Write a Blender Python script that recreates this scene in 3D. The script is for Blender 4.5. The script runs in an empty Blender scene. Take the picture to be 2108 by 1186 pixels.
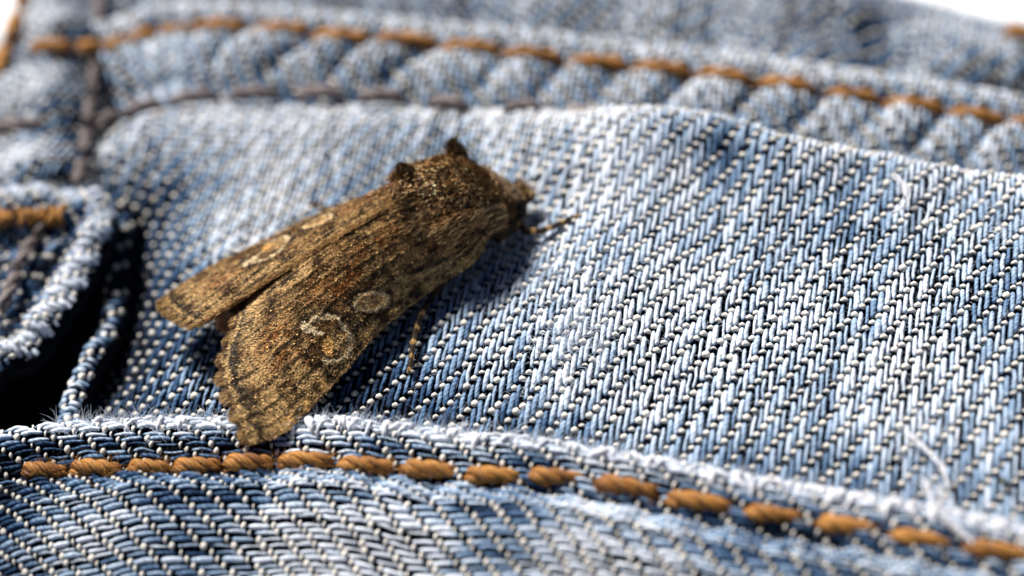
import bpy, math
import numpy as np

rng = np.random.default_rng(7)
S = 0.1                       # one Blender unit is a centimetre; everything below is written in millimetres
scene = bpy.context.scene

# ------------------------------------------------------------------ camera
W, Hh = 2108, 1186
LENS, DIST, TILT, ROLL = 88.0, 129.0, math.radians(47), math.radians(8)
_r = np.array([1.0, 0, 0]); _u = np.array([0, math.cos(TILT), math.sin(TILT)]); _b = np.array([0, -math.sin(TILT), math.cos(TILT)])
CR = np.stack([math.cos(ROLL) * _r - math.sin(ROLL) * _u, math.sin(ROLL) * _r + math.cos(ROLL) * _u, _b], 1)
CC = _b * DIST
_k = 36.0 / LENS / W


def P(px, py, h=0.0):
    """The point at height h (mm) that the photograph shows at pixel px, py."""
    d = CR @ np.array([(px - W / 2) * _k, -(py - Hh / 2) * _k, -1.0])
    return CC + (h - CC[2]) / d[2] * d


def PP(pts):
    return np.array([P(*p) for p in pts])


cam_data = bpy.data.cameras.new('camera')
cam = bpy.data.objects.new('camera', cam_data)
scene.collection.objects.link(cam)
from mathutils import Matrix
M4 = Matrix.Identity(4)
for i in range(3):
    for j in range(3):
        M4[i][j] = CR[i, j]
    M4[i][3] = CC[i] * S
cam.matrix_world = M4
cam_data.lens = LENS
cam_data.sensor_width = 36.0
cam_data.clip_start = 0.05
cam_data.clip_end = 500.0
cam_data.dof.use_dof = True
cam_data.dof.focus_distance = 124.2 * S
APERTURE = 4.8               # mm across
cam_data.dof.aperture_fstop = LENS * 1e-3 / (APERTURE * S)
cam_data.dof.aperture_blades = 0
scene.camera = cam

# ------------------------------------------------------------------ light
LDIR = np.array([-0.36, 0.55, 0.76]); LDIR /= np.linalg.norm(LDIR)      # towards the sun
world = bpy.data.worlds.new('World'); scene.world = world
world.use_nodes = True
wn = world.node_tree
wn.nodes.clear()
sky = wn.nodes.new('ShaderNodeTexSky'); sky.sky_type = 'NISHITA'; sky.sun_disc = False
sky.sun_elevation = math.asin(LDIR[2]); sky.sun_rotation = math.atan2(LDIR[0], LDIR[1])
sky.air_density = 0.25; sky.dust_density = 0.3; sky.ozone_density = 0.6
bg = wn.nodes.new('ShaderNodeBackground'); bg.inputs[1].default_value = 0.05
wo = wn.nodes.new('ShaderNodeOutputWorld')
wn.links.new(sky.outputs[0], bg.inputs[0]); wn.links.new(bg.outputs[0], wo.inputs[0])
sun_data = bpy.data.lights.new('sun', 'SUN')
sun_data.energy = 5.0; sun_data.angle = math.radians(16); sun_data.color = (1.0, 0.965, 0.92)
sun = bpy.data.objects.new('sun', sun_data); scene.collection.objects.link(sun)
from mathutils import Vector
sun.rotation_euler = Vector(LDIR).to_track_quat('Z', 'Y').to_euler()
scene.view_settings.view_transform = 'Standard'
scene.view_settings.look = 'None'
scene.view_settings.exposure = 0.64
scene.view_settings.gamma = 1.0
scene.render.engine = 'CYCLES'
scene.cycles.use_denoising = True
scene.cycles.max_bounces = 5


# ------------------------------------------------------------------ materials
def new_mat(name):
    m = bpy.data.materials.new(name); m.use_nodes = True
    nt = m.node_tree; nt.nodes.clear()
    out = nt.nodes.new('ShaderNodeOutputMaterial'); b = nt.nodes.new('ShaderNodeBsdfPrincipled')
    nt.links.new(b.outputs[0], out.inputs[0])
    return m, nt, b


def ramp(nt, stops):
    r = nt.nodes.new('ShaderNodeValToRGB')
    e = r.color_ramp.elements
    while len(e) > 1:
        e.remove(e[0])
    e[0].position = stops[0][0]; e[0].color = (*stops[0][1], 1)
    for p, c in stops[1:]:
        n = e.new(p); n.color = (*c, 1)
    return r


def math_node(nt, op, a, b=None, clamp=False):
    n = nt.nodes.new('ShaderNodeMath'); n.operation = op; n.use_clamp = clamp
    for k, v in enumerate((a, b)):
        if v is None:
            continue
        if isinstance(v, (int, float)):
            n.inputs[k].default_value = v
        else:
            nt.links.new(v, n.inputs[k])
    return n.outputs[0]


def yarn_mat(name, stops, twist=3.0, freq=22.0, rough=0.85, spec=0.15, var=0.28, bump=0.35, sheen=0.0):
    """Spun yarn: colour from how worn the fibre is and the shade painted on it, twisted-fibre streaks round the yarn, fine mottling."""
    m, nt, b = new_mat(name)
    at = nt.nodes.new('ShaderNodeAttribute'); at.attribute_name = 'wear_shade'
    uv = nt.nodes.new('ShaderNodeUVMap')
    sep = nt.nodes.new('ShaderNodeSeparateXYZ'); nt.links.new(uv.outputs[0], sep.inputs[0])
    tc = nt.nodes.new('ShaderNodeTexCoord')
    no = nt.nodes.new('ShaderNodeTexNoise'); no.inputs['Scale'].default_value = 26.0; no.inputs['Detail'].default_value = 3.0
    nt.links.new(tc.outputs['Object'], no.inputs['Vector'])
    fine = nt.nodes.new('ShaderNodeTexNoise'); fine.inputs['Scale'].default_value = 170.0; fine.inputs['Detail'].default_value = 2.0
    nt.links.new(tc.outputs['Object'], fine.inputs['Vector'])
    ph = math_node(nt, 'ADD', math_node(nt, 'MULTIPLY', sep.outputs[0], twist * 2 * math.pi), math_node(nt, 'MULTIPLY', sep.outputs[1], freq))
    st = math_node(nt, 'SINE', math_node(nt, 'ADD', ph, math_node(nt, 'MULTIPLY', fine.outputs[0], 3.0)))
    w = math_node(nt, 'ADD', at.outputs['Fac'], math_node(nt, 'MULTIPLY', math_node(nt, 'SUBTRACT', no.outputs[0], 0.5), var))
    w = math_node(nt, 'ADD', w, math_node(nt, 'MULTIPLY', math_node(nt, 'SUBTRACT', fine.outputs[0], 0.5), var))
    w = math_node(nt, 'ADD', w, math_node(nt, 'MULTIPLY', st, 0.055), clamp=True)
    r = ramp(nt, stops); nt.links.new(w, r.inputs[0]); nt.links.new(r.outputs[0], b.inputs['Base Color'])
    bm = nt.nodes.new('ShaderNodeBump'); bm.inputs['Strength'].default_value = bump; bm.inputs['Distance'].default_value = 0.02 * S
    nt.links.new(math_node(nt, 'ADD', st, math_node(nt, 'MULTIPLY', fine.outputs[0], 2.0)), bm.inputs['Height'])
    nt.links.new(bm.outputs[0], b.inputs['Normal'])
    b.inputs['Roughness'].default_value = rough
    b.inputs['Specular IOR Level'].default_value = spec
    return m


WARP_STOPS = [(0.0, (0.002, 0.003, 0.007)), (0.24, (0.005, 0.012, 0.031)), (0.44, (0.030, 0.076, 0.165)), (0.62, (0.17, 0.265, 0.40)), (0.80, (0.40, 0.50, 0.63)), (1.0, (0.75, 0.785, 0.85))]
WEFT_STOPS = [(0.0, (0.006, 0.008, 0.012)), (0.3, (0.06, 0.066, 0.08)), (0.6, (0.56, 0.53, 0.48)), (1.0, (0.88, 0.82, 0.74))]
M_warp = yarn_mat('indigo_warp_cotton', WARP_STOPS)
M_weft = yarn_mat('ecru_weft_cotton', WEFT_STOPS, var=0.2)
M_fray = yarn_mat('bleached_cotton', [(0.0, (0.15, 0.2, 0.3)), (0.4, (0.5, 0.55, 0.63)), (1.0, (0.84, 0.82, 0.84))], var=0.25)
M_tan = yarn_mat('tan_polyester_thread', [(0.0, (0.03, 0.009, 0.002)), (0.45, (0.20, 0.070, 0.011)), (1.0, (0.64, 0.29, 0.060))], twist=9, freq=16, rough=0.5, spec=0.35, var=0.5, bump=1.0)
M_grey = yarn_mat('grey_brown_thread', [(0.0, (0.02, 0.017, 0.018)), (0.5, (0.11, 0.085, 0.078)), (1.0, (0.32, 0.26, 0.25))], twist=7, freq=14, rough=0.5, spec=0.3, var=0.3, bump=0.6)


def flat_mat(name, col, rough=0.9, spec=0.1, noise=0.0, nscale=30.0):
    m, nt, b = new_mat(name)
    b.inputs['Roughness'].default_value = rough; b.inputs['Specular IOR Level'].default_value = spec
    if noise:
        tc = nt.nodes.new('ShaderNodeTexCoord'); no = nt.nodes.new('ShaderNodeTexNoise'); no.inputs['Scale'].default_value = nscale
        no.inputs['Detail'].default_value = 4.0
        nt.links.new(tc.outputs['Object'], no.inputs['Vector'])
        r = ramp(nt, [(0.3, tuple(c * (1 - noise) for c in col)), (0.7, tuple(min(1, c * (1 + noise)) for c in col))])
        nt.links.new(no.outputs[0], r.inputs[0]); nt.links.new(r.outputs[0], b.inputs['Base Color'])
    else:
        b.inputs['Base Color'].default_value = (*col, 1)
    return m


M_back = flat_mat('gap_shade_indigo', (0.003, 0.004, 0.009), noise=0.4)  # near-black colour stands for the shade between the yarns
M_inner = flat_mat('shaded_inner_cloth', (0.004, 0.005, 0.010), noise=0.4)  # darkened to carry the shade inside the pocket gaps
M_table = flat_mat('white_board', (0.82, 0.83, 0.85), rough=0.5, noise=0.02, nscale=3)
M_fuzz = flat_mat('pale_cotton_fibre', (0.62, 0.70, 0.82), noise=0.25, nscale=6)


def attr_mat(name, rough=0.5, spec=0.35, mottling=0.25, scale=120.0):
    """Colour read from the mesh's own colour attribute (the animal's real pigment), with fine mottling."""
    m, nt, b = new_mat(name)
    at = nt.nodes.new('ShaderNodeAttribute'); at.attribute_name = 'pigment'
    tc = nt.nodes.new('ShaderNodeTexCoord'); no = nt.nodes.new('ShaderNodeTexNoise'); no.inputs['Scale'].default_value = scale
    nt.links.new(tc.outputs['Object'], no.inputs['Vector'])
    mr = nt.nodes.new('ShaderNodeMapRange'); mr.inputs[1].default_value = 0.25; mr.inputs[2].default_value = 0.75
    mr.inputs[3].default_value = 1 - mottling; mr.inputs[4].default_value = 1 + mottling
    nt.links.new(no.outputs[0], mr.inputs[0])
    mx = nt.nodes.new('ShaderNodeVectorMath'); mx.operation = 'SCALE'
    nt.links.new(at.outputs['Color'], mx.inputs[0]); nt.links.new(mr.outputs[0], mx.inputs['Scale'])
    nt.links.new(mx.outputs[0], b.inputs['Base Color'])
    b.inputs['Roughness'].default_value = rough; b.inputs['Specular IOR Level'].default_value = spec
    return m


M_scale = attr_mat('moth_wing_scale', rough=0.45, spec=0.28)
M_hair = attr_mat('moth_hair', rough=0.5, spec=0.25)
M_membrane = attr_mat('moth_skin', rough=0.7, spec=0.2)


# ------------------------------------------------------------------ mesh helpers
def obj_from(name, V, F, mat, parent=None, wear_shade=None, uv=None, pigment=None, smooth=True, kind=None):
    """One mesh object from numpy arrays: V (n,3) mm, F (m,3) or (m,4) vertex indices."""
    V = np.asarray(V, np.float32) * S; F = np.asarray(F, np.int32)
    me = bpy.data.meshes.new(name)
    me.vertices.add(len(V)); me.vertices.foreach_set('co', V.ravel())
    k = F.shape[1]
    me.loops.add(F.size); me.loops.foreach_set('vertex_index', F.ravel())
    me.polygons.add(len(F)); me.polygons.foreach_set('loop_start', np.arange(0, F.size, k, dtype=np.int32))
    if smooth:
        me.polygons.foreach_set('use_smooth', np.ones(len(F), bool))
    if uv is not None:
        l = me.uv_layers.new(name='UVMap'); l.data.foreach_set('uv', np.asarray(uv, np.float32).ravel())
    if wear_shade is not None:
        a = me.attributes.new('wear_shade', 'FLOAT', 'POINT'); a.data.foreach_set('value', np.asarray(wear_shade, np.float32))
    if pigment is not None:
        a = me.attributes.new('pigment', 'FLOAT_COLOR', 'POINT')
        a.data.foreach_set('color', np.concatenate([pigment, np.ones((len(pigment), 1))], 1).astype(np.float32).ravel())
    me.materials.append(mat)
    me.update(calc_edges=True)
    o = bpy.data.objects.new(name, me); scene.collection.objects.link(o)
    if parent is not None:
        o.parent = parent
    if kind:
        o['kind'] = kind
    return o


def empty(name, parent=None, loc=None):
    o = bpy.data.objects.new(name, None); scene.collection.objects.link(o); o.empty_display_size = 0.1
    if parent is not None:
        o.parent = parent
    return o


def catmull(pts, n):
    """Smooth curve through pts, n samples evenly spaced by arc length."""
    p = np.asarray(pts, float)
    q = np.vstack([2 * p[0] - p[1], p, 2 * p[-1] - p[-2]])
    out = []
    for i in range(1, len(q) - 2):
        t = np.linspace(0, 1, 24, endpoint=False)[:, None]
        a, b, c, d = q[i - 1], q[i], q[i + 1], q[i + 2]
        out.append(0.5 * (2 * b + (c - a) * t + (2 * a - 5 * b + 4 * c - d) * t ** 2 + (3 * b - a - 3 * c + d) * t ** 3))
    o = np.vstack(out + [q[-2][None]])
    s = np.concatenate([[0], np.cumsum(np.linalg.norm(np.diff(o, axis=0), axis=1))])
    t = np.linspace(0, s[-1], n)
    return np.stack([np.interp(t, s, o[:, k]) for k in range(o.shape[1])], 1), s[-1]


def tube_rows(C, N, r_side, r_up, sides, power=1.0):
    """Rings round a set of polylines: C, N (rows, n, 3) centres and surface normals, radii (rows, n)."""
    T = np.gradient(C, axis=1); T /= np.linalg.norm(T, axis=2, keepdims=True) + 1e-9
    B = np.cross(T, N); B /= np.linalg.norm(B, axis=2, keepdims=True) + 1e-9
    N2 = np.cross(B, T)
    th = np.arange(sides) * 2 * math.pi / sides
    ring = C[:, :, None] + B[:, :, None] * (r_side[..., None] * np.cos(th))[..., None] + N2[:, :, None] * (r_up[..., None] * np.sin(th))[..., None]
    return ring, np.sin(th)


def tube_faces(n, sides):
    i = np.arange(n - 1)[:, None]; k = np.arange(sides)[None]
    k2 = (k + 1) % sides
    F = np.stack([i * sides + k, i * sides + k2, (i + 1) * sides + k2, (i + 1) * sides + k], -1).reshape(-1, 4)
    return F


def tube_uv(n, sides, length):
    i = np.arange(n - 1)[:, None]; k = np.arange(sides)[None]
    v = np.linspace(0, length, n)
    a = np.broadcast_to(k / sides, (n - 1, sides)); b = np.broadcast_to((k + 1) / sides, (n - 1, sides))
    v0 = np.broadcast_to(v[:-1, None], a.shape); v1 = np.broadcast_to(v[1:, None], a.shape)
    return np.stack([np.stack([a, v0], -1), np.stack([b, v0], -1), np.stack([b, v1], -1), np.stack([a, v1], -1)], 2).reshape(-1, 2)


def runs(mask):
    m = np.concatenate([[0], mask.astype(int), [0]]); d = np.diff(m)
    return [(a, b) for a, b in zip(np.where(d == 1)[0], np.where(d == -1)[0]) if b - a >= 4]


class Noise2:
    """Smooth value noise in the plane."""
    def __init__(self, seed, scale):
        self.g = np.random.default_rng(seed).random((64, 64)); self.s = scale

    def __call__(self, x, y):
        x = np.asarray(x) / self.s + 1000.0; y = np.asarray(y) / self.s + 1000.0
        i = np.floor(x).astype(int); j = np.floor(y).astype(int); u = x - i; v = y - j
        u = u * u * (3 - 2 * u); v = v * v * (3 - 2 * v)
        g = self.g; a = lambda p, q: g[p % 64, q % 64]
        return (a(i, j) * (1 - u) + a(i + 1, j) * u) * (1 - v) + (a(i, j + 1) * (1 - u) + a(i + 1, j + 1) * u) * v


nz_big, nz_mid, nz_small = Noise2(1, 6.0), Noise2(2, 1.7), Noise2(3, 0.55)


class RBF:
    """Thin-plate surface through scattered heights (or any value) in the plane."""
    def __init__(self, xy, v, smooth=1e-3):
        self.c = np.asarray(xy, float)[:, :2] / 10.0; n = len(self.c)
        K = self.k(np.linalg.norm(self.c[:, None] - self.c[None], axis=2)) + np.eye(n) * smooth
        Q = np.hstack([np.ones((n, 1)), self.c])
        A = np.block([[K, Q], [Q.T, np.zeros((3, 3))]])
        self.w = np.linalg.solve(A, np.concatenate([v, np.zeros(3)]))

    @staticmethod
    def k(r):
        return r * r * np.log(r + 1e-9)

    def __call__(self, x, y):
        sh = np.shape(x)
        p = np.stack([np.ravel(x), np.ravel(y)], 1) / 10.0
        out = np.empty(len(p))
        for s in range(0, len(p), 40000):
            q = p[s:s + 40000]
            out[s:s + 40000] = self.k(np.linalg.norm(q[:, None] - self.c[None], axis=2)) @ self.w[:-3] + self.w[-3] + q @ self.w[-2:]
        return out.reshape(sh)


def poly_dist(x, y, curve):
    """Distance in the plane from points to a polyline (n,2)."""
    p = np.stack([np.ravel(x), np.ravel(y)], 1); best = np.full(len(p), 1e9)
    for a, b in zip(curve[:-1, :2], curve[1:, :2]):
        d = b - a; t = np.clip(((p - a) @ d) / (d @ d + 1e-12), 0, 1)
        best = np.minimum(best, np.linalg.norm(p - a - t[:, None] * d, axis=1))
    return best.reshape(np.shape(x))


def inside(x, y, poly):
    x = np.asarray(x); y = np.asarray(y); c = np.zeros(x.shape, bool)
    n = len(poly)
    for i in range(n):
        x0, y0 = poly[i][:2]; x1, y1 = poly[(i + 1) % n][:2]
        cond = ((y0 > y) != (y1 > y)) & (x < (x1 - x0) * (y - y0) / (y1 - y0 + 1e-12) + x0)
        c ^= cond
    return c


# ------------------------------------------------------------------ weaving
def weave(panel, surf, s_rng, t_rng, ps, pt, mask, wear_shade_f, sides=8, sub=2, amp=0.11, joined=False, slub=1.0, dot=1.0, loose=0.07, jitk=0.9, fill=1.0):
    """3/1 twill of real yarns on the sheet surf(s, t) -> points: warp yarns run along t at steps ps of s, weft yarns along s at steps pt of t.
    Every yarn is its own mesh under the panel, or (joined) all of them one mesh of stuff."""
    eps = 0.05

    def frame(s, t):
        p = surf(s, t)
        n = np.cross(surf(s + eps, t) - surf(s - eps, t), surf(s, t + eps) - surf(s, t - eps))
        n /= np.linalg.norm(n, axis=-1, keepdims=True) + 1e-9
        n *= np.where(n[..., 2:] < -0.35, -1, 1)
        return p, n

    ns = int((s_rng[1] - s_rng[0]) / ps); nt_ = int((t_rng[1] - t_rng[0]) / pt)
    sub0 = sub
    for kind in ('warp_yarn', 'weft_yarn'):
        sub = sub0 + 1 if kind == 'warp_yarn' and sub0 > 2 else sub0
        if kind == 'warp_yarn':
            n_y, n_c, py, pc, y0, c0 = ns, nt_, ps, pt, s_rng[0], t_rng[0]
        else:
            n_y, n_c, py, pc, y0, c0 = nt_, ns, pt, ps, t_rng[0], s_rng[0]
        i = np.arange(n_y)[:, None]; q = np.arange(n_c * sub + 1)[None] / sub          # q in crossings
        i = np.broadcast_to(i, (n_y, q.shape[1])); q = np.broadcast_to(q, i.shape)
        yj = rng.normal(0, loose * py, n_y)[:, None]
        Y = y0 + i * py + yj; Cc = c0 + q * pc
        Y = Y + (nz_mid(Cc + 31 * i, i * 7.7) - 0.5) * 0.16 * py * 2 + (nz_small(Cc, i * 3.3) - 0.5) * 0.12 * py * 2
        j0 = np.floor(q + 1e-6).astype(int); fr = q - j0
        up = lambda j: (((j - i) % 4) != 0).astype(float) if kind == 'warp_yarn' else (((i - j) % 4) == 0).astype(float)
        f = fr * fr * (3 - 2 * fr)
        u = up(j0) * (1 - f) + up(j0 + 1) * f
        if kind == 'warp_yarn':             # the float dips towards both of its ends
            nb = lambda j: up(j) * (1 - 0.34 * ((((j - 1 - i) % 4) == 0) | (((j + 1 - i) % 4) == 0)))
            u1 = u; w_ = np.clip((u1 - 0.55) / 0.40, 0, 1); w_ = w_ * w_ * (3 - 2 * w_)          # full width almost to the ends
            u = nb(j0) * (1 - f) + nb(j0 + 1) * f
        s, t = (Y, Cc) if kind == 'warp_yarn' else (Cc, Y)
        p, nrm = frame(s, t)
        thick = 1 + slub * (0.42 * (rng.random(n_y)[:, None] - 0.5) + 0.42 * (nz_mid(Cc * 0.8 + 57 * i, i * 5.1) - 0.5) + 0.25 * (nz_small(Cc * 1.3, i * 9.1) - 0.5))
        if kind == 'warp_yarn':
            off = amp * (2 * u - 1) + 0.035 * (nz_small(Cc * 1.7, i * 2.2) - 0.5)
            rs = 0.5 * ps * (0.22 + 0.62 * w_) * thick * fill; ru = 0.38 * ps * (0.6 + 0.4 * w_) * thick
        else:
            u = u ** 1.35
            off = amp * (2.25 * u - 1.12) * (0.80 + 0.3 * nz_mid(Cc + 13 * i, i * 4.7)) + 0.035 * (nz_small(Cc * 1.7, i * 2.2) - 0.5)
            rs = 0.5 * pt * (0.36 + 0.56 * u) * thick * dot; ru = 0.27 * pt * (0.6 + 0.65 * u) * thick * dot
        C = p + nrm * off[..., None]
        ring, sn = tube_rows(C, nrm, rs, ru, sides)
        wreg = wear_shade_f(p, s, t)
        jit = 0.34 * (rng.random(n_y)[:, None] - 0.5) + 0.30 * (nz_mid(Cc + 91 * i, i * 8.3) - 0.5) + 0.22 * (nz_small(Cc * .6 + 3 * i, i * 4.1) - 0.5)
        lvl = (wreg + jitk * jit)[..., None]
        if kind == 'warp_yarn':
            wear_shade = lvl * (0.16 + 0.60 * w_[..., None] + 0.28 * sn[None, None]) - 0.16 * (1 - w_[..., None])  # crown worn pale; float ends darkened as painted gap shade
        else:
            wear_shade = (0.52 + 0.48 * wreg[..., None] + 0.25 * jit[..., None]) * (-0.05 + 0.98 * u[..., None] + 0.22 * sn[None, None])  # weft blackened where it passes under, gap shade put into the colour
        ok = mask(p, s, t) & near_frame(p)
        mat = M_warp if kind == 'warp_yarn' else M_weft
        AV, AF, AU, AW, base = [], [], [], [], 0
        for y in range(n_y):
            yv, yf, yu, yw, b0 = [], [], [], [], 0
            for a, b in runs(ok[y]):
                V = ring[y, a:b].reshape(-1, 3); n = b - a
                yv.append(V); yf.append(tube_faces(n, sides) + b0); yu.append(tube_uv(n, sides, n * pc / sub)); yw.append(np.clip(wear_shade[y, a:b], 0, 1).ravel()); b0 += len(V)
            if not yv:
                continue
            if joined:
                AV += yv; AF += [f_ + base for f_ in yf]; AU += yu; AW += yw; base += b0
            else:
                off0 = 0
                for v_, f_, u_, w_ in zip(yv, yf, yu, yw):
                    obj_from(kind, v_, f_ - off0, mat, panel, wear_shade=w_, uv=u_); off0 += len(v_)
        if joined and AV:
            obj_from(kind + 's', np.vstack(AV), np.vstack(AF), mat, panel, wear_shade=np.concatenate(AW), uv=np.vstack(AU), kind='stuff')


def sheet(name, panel, surf, s_rng, t_rng, step, drop, mask, mat):
    """The cloth body behind the yarns, a little below them."""
    s, t = np.meshgrid(np.arange(s_rng[0], s_rng[1] + step, step), np.arange(t_rng[0], t_rng[1] + step, step), indexing='ij')
    eps = 0.05
    p = surf(s, t)
    n = np.cross(surf(s + eps, t) - surf(s - eps, t), surf(s, t + eps) - surf(s, t - eps)); n /= np.linalg.norm(n, axis=-1, keepdims=True) + 1e-9
    n *= np.where(n[..., 2:] < -0.35, -1, 1)
    ok = mask(p, s, t)
    p = p - n * drop
    a, b = s.shape
    idx = np.arange(a * b).reshape(a, b)
    F = np.stack([idx[:-1, :-1], idx[1:, :-1], idx[1:, 1:], idx[:-1, 1:]], -1)
    F = F[ok[:-1, :-1] & ok[1:, 1:]]
    return obj_from(name, p.reshape(-1, 3), F.reshape(-1, 4), mat, panel)


def height_surf(Hf, ang):
    """Sheet from a height function; t runs along the warp, turned ang clockwise from +Y."""
    wd = np.array([math.sin(ang), math.cos(ang)]); fd = np.array([math.cos(ang), -math.sin(ang)])

    def surf(s, t):
        x = s * fd[0] + t * wd[0]; y = s * fd[1] + t * wd[1]
        return np.stack([x, y, Hf(x, y)], -1)
    return surf, fd, wd


class EdgePanel:
    """A sheet that follows a folded edge: a along the edge, b across it down the fold's profile (d outward, z up)."""
    def __init__(self, edge, profile, side, extra=None):
        self.E, self.L = catmull(edge, 400)
        self.prof, self.PL = catmull(profile, 400)
        T = np.gradient(self.E[:, :2], axis=0); T /= np.linalg.norm(T, axis=1, keepdims=True)
        ker = np.ones(41) / 41
        T = np.stack([np.convolve(np.pad(T[:, k], 20, 'edge'), ker, 'valid') for k in (0, 1)], 1)
        self.Nn = np.stack([T[:, 1], -T[:, 0]], 1) * side
        self.sa = np.linspace(0, self.L, 400); self.sb = np.linspace(0, self.PL, 400)
        self.extra = extra

    def d(self, b):
        return np.interp(b, self.sb, self.prof[:, 0])

    def b_of(self, d):
        k = np.argmax(self.prof[:, 1] > self.prof[:, 1].max() - 0.4)
        return float(np.interp(d, self.prof[k:, 0], self.sb[k:]))

    def __call__(self, a, b):
        ex = np.stack([np.interp(a, self.sa, self.E[:, k]) for k in range(3)], -1)
        sl = (self.E[-1] - self.E[-2]) / (self.sa[1]); s0 = (self.E[1] - self.E[0]) / self.sa[1]
        ex = ex + np.clip(a - self.L, 0, None)[..., None] * sl + np.clip(a, None, 0)[..., None] * s0
        n = np.stack([np.interp(a, self.sa, self.Nn[:, k]) for k in range(2)], -1)
        d = np.interp(b, self.sb, self.prof[:, 0]); z = np.interp(b, self.sb, self.prof[:, 1])
        p = ex.copy(); p[..., :2] += n * d[..., None]; p[..., 2] += z
        if self.extra is not None:
            p[..., 2] += self.extra(a, d)
        return p


def near_frame(p, m=170):
    """Cloth is woven yarn by yarn only where the photograph shows it, with a margin all round."""
    q = (p - CC) @ CR
    x = q[..., 0] / -q[..., 2] / _k + W / 2; y = -q[..., 1] / -q[..., 2] / _k + Hh / 2
    return (x > -m) & (x < W + m) & (y > -m) & (y < Hh + m)


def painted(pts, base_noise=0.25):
    """Wear of the dye, and some shade put into it, laid down over the cloth from a few readings."""
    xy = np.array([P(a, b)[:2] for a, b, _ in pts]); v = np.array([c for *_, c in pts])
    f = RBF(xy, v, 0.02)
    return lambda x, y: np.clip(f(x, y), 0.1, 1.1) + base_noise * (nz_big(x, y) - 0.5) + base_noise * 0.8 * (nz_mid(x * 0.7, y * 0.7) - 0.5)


# ------------------------------------------------------------------ fibres
def fibres(name, parent, roots, dirs, lengths, radius, mat, curl=0.5, seg=5, pigment=None, taper=0.3, wear_shade=None, gravity=0.0, kind='stuff'):
    """Many thin tapered hairs as one mesh (three-sided tubes)."""
    n = len(roots)
    if n == 0:
        return None
    d = dirs / (np.linalg.norm(dirs, axis=1, keepdims=True) + 1e-9)
    step = (lengths / seg)[:, None]
    pts = [roots]
    bend = rng.normal(0, 1, (n, 3)); bend /= np.linalg.norm(bend, axis=1, keepdims=True)
    for k in range(seg):
        d = d + bend * curl / seg + rng.normal(0, 1, (n, 3)) * curl * 0.35 / seg
        d[:, 2] -= gravity / seg
        d /= np.linalg.norm(d, axis=1, keepdims=True)
        pts.append(pts[-1] + d * step)
    C = np.stack(pts, 1)
    ref = np.where(np.abs(d[:, 2:]) < 0.9, np.array([[0, 0, 1.0]]), np.array([[1.0, 0, 0]]))
    N = np.broadcast_to(ref[:, None], C.shape)
    prof = 1 - (1 - taper) * np.linspace(0, 1, seg + 1) ** 1.5
    r = np.broadcast_to(np.atleast_1d(radius)[:, None] if np.ndim(radius) else radius, (n, seg + 1)) * prof
    ring, _ = tube_rows(C, N, r, r, 3)
    V = ring.reshape(-1, 3); per = (seg + 1) * 3
    F = (tube_faces(seg + 1, 3)[None] + (np.arange(n) * per)[:, None, None]).reshape(-1, 4)
    pg = None if pigment is None else np.repeat(pigment, per, axis=0)
    return obj_from(name, V, F, mat, parent, pigment=pg, wear_shade=None if wear_shade is None else np.repeat(wear_shade, per), kind=kind)


# ================================================================== the place
def plane(name, z, x0, x1, y0, y1, mat):
    V = np.array([[x0, y0, z], [x1, y0, z], [x1, y1, z], [x0, y1, z]], float)
    return obj_from(name, V, np.array([[0, 1, 2, 3]]), mat, smooth=False)


table = plane('tabletop', -9.0, -400, 400, -300, 500, M_table)
table['kind'] = 'structure'

jeans = empty('blue_jeans')
jeans['label'] = 'washed blue denim jeans with worn seams and tan stitching under the moth'
jeans['category'] = 'jeans'

# the far layer of the garment under the gaps, the gaps' shade put into its colour
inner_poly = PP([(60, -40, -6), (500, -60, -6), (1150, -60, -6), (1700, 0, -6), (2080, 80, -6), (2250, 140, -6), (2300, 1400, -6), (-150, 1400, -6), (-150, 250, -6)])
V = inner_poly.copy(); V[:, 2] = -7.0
obj_from('inner_layer', np.vstack([V, V.mean(0)[None]]), np.array([[i, (i + 1) % len(V), len(V)] for i in range(len(V))]), M_inner, jeans, smooth=False)

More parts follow.
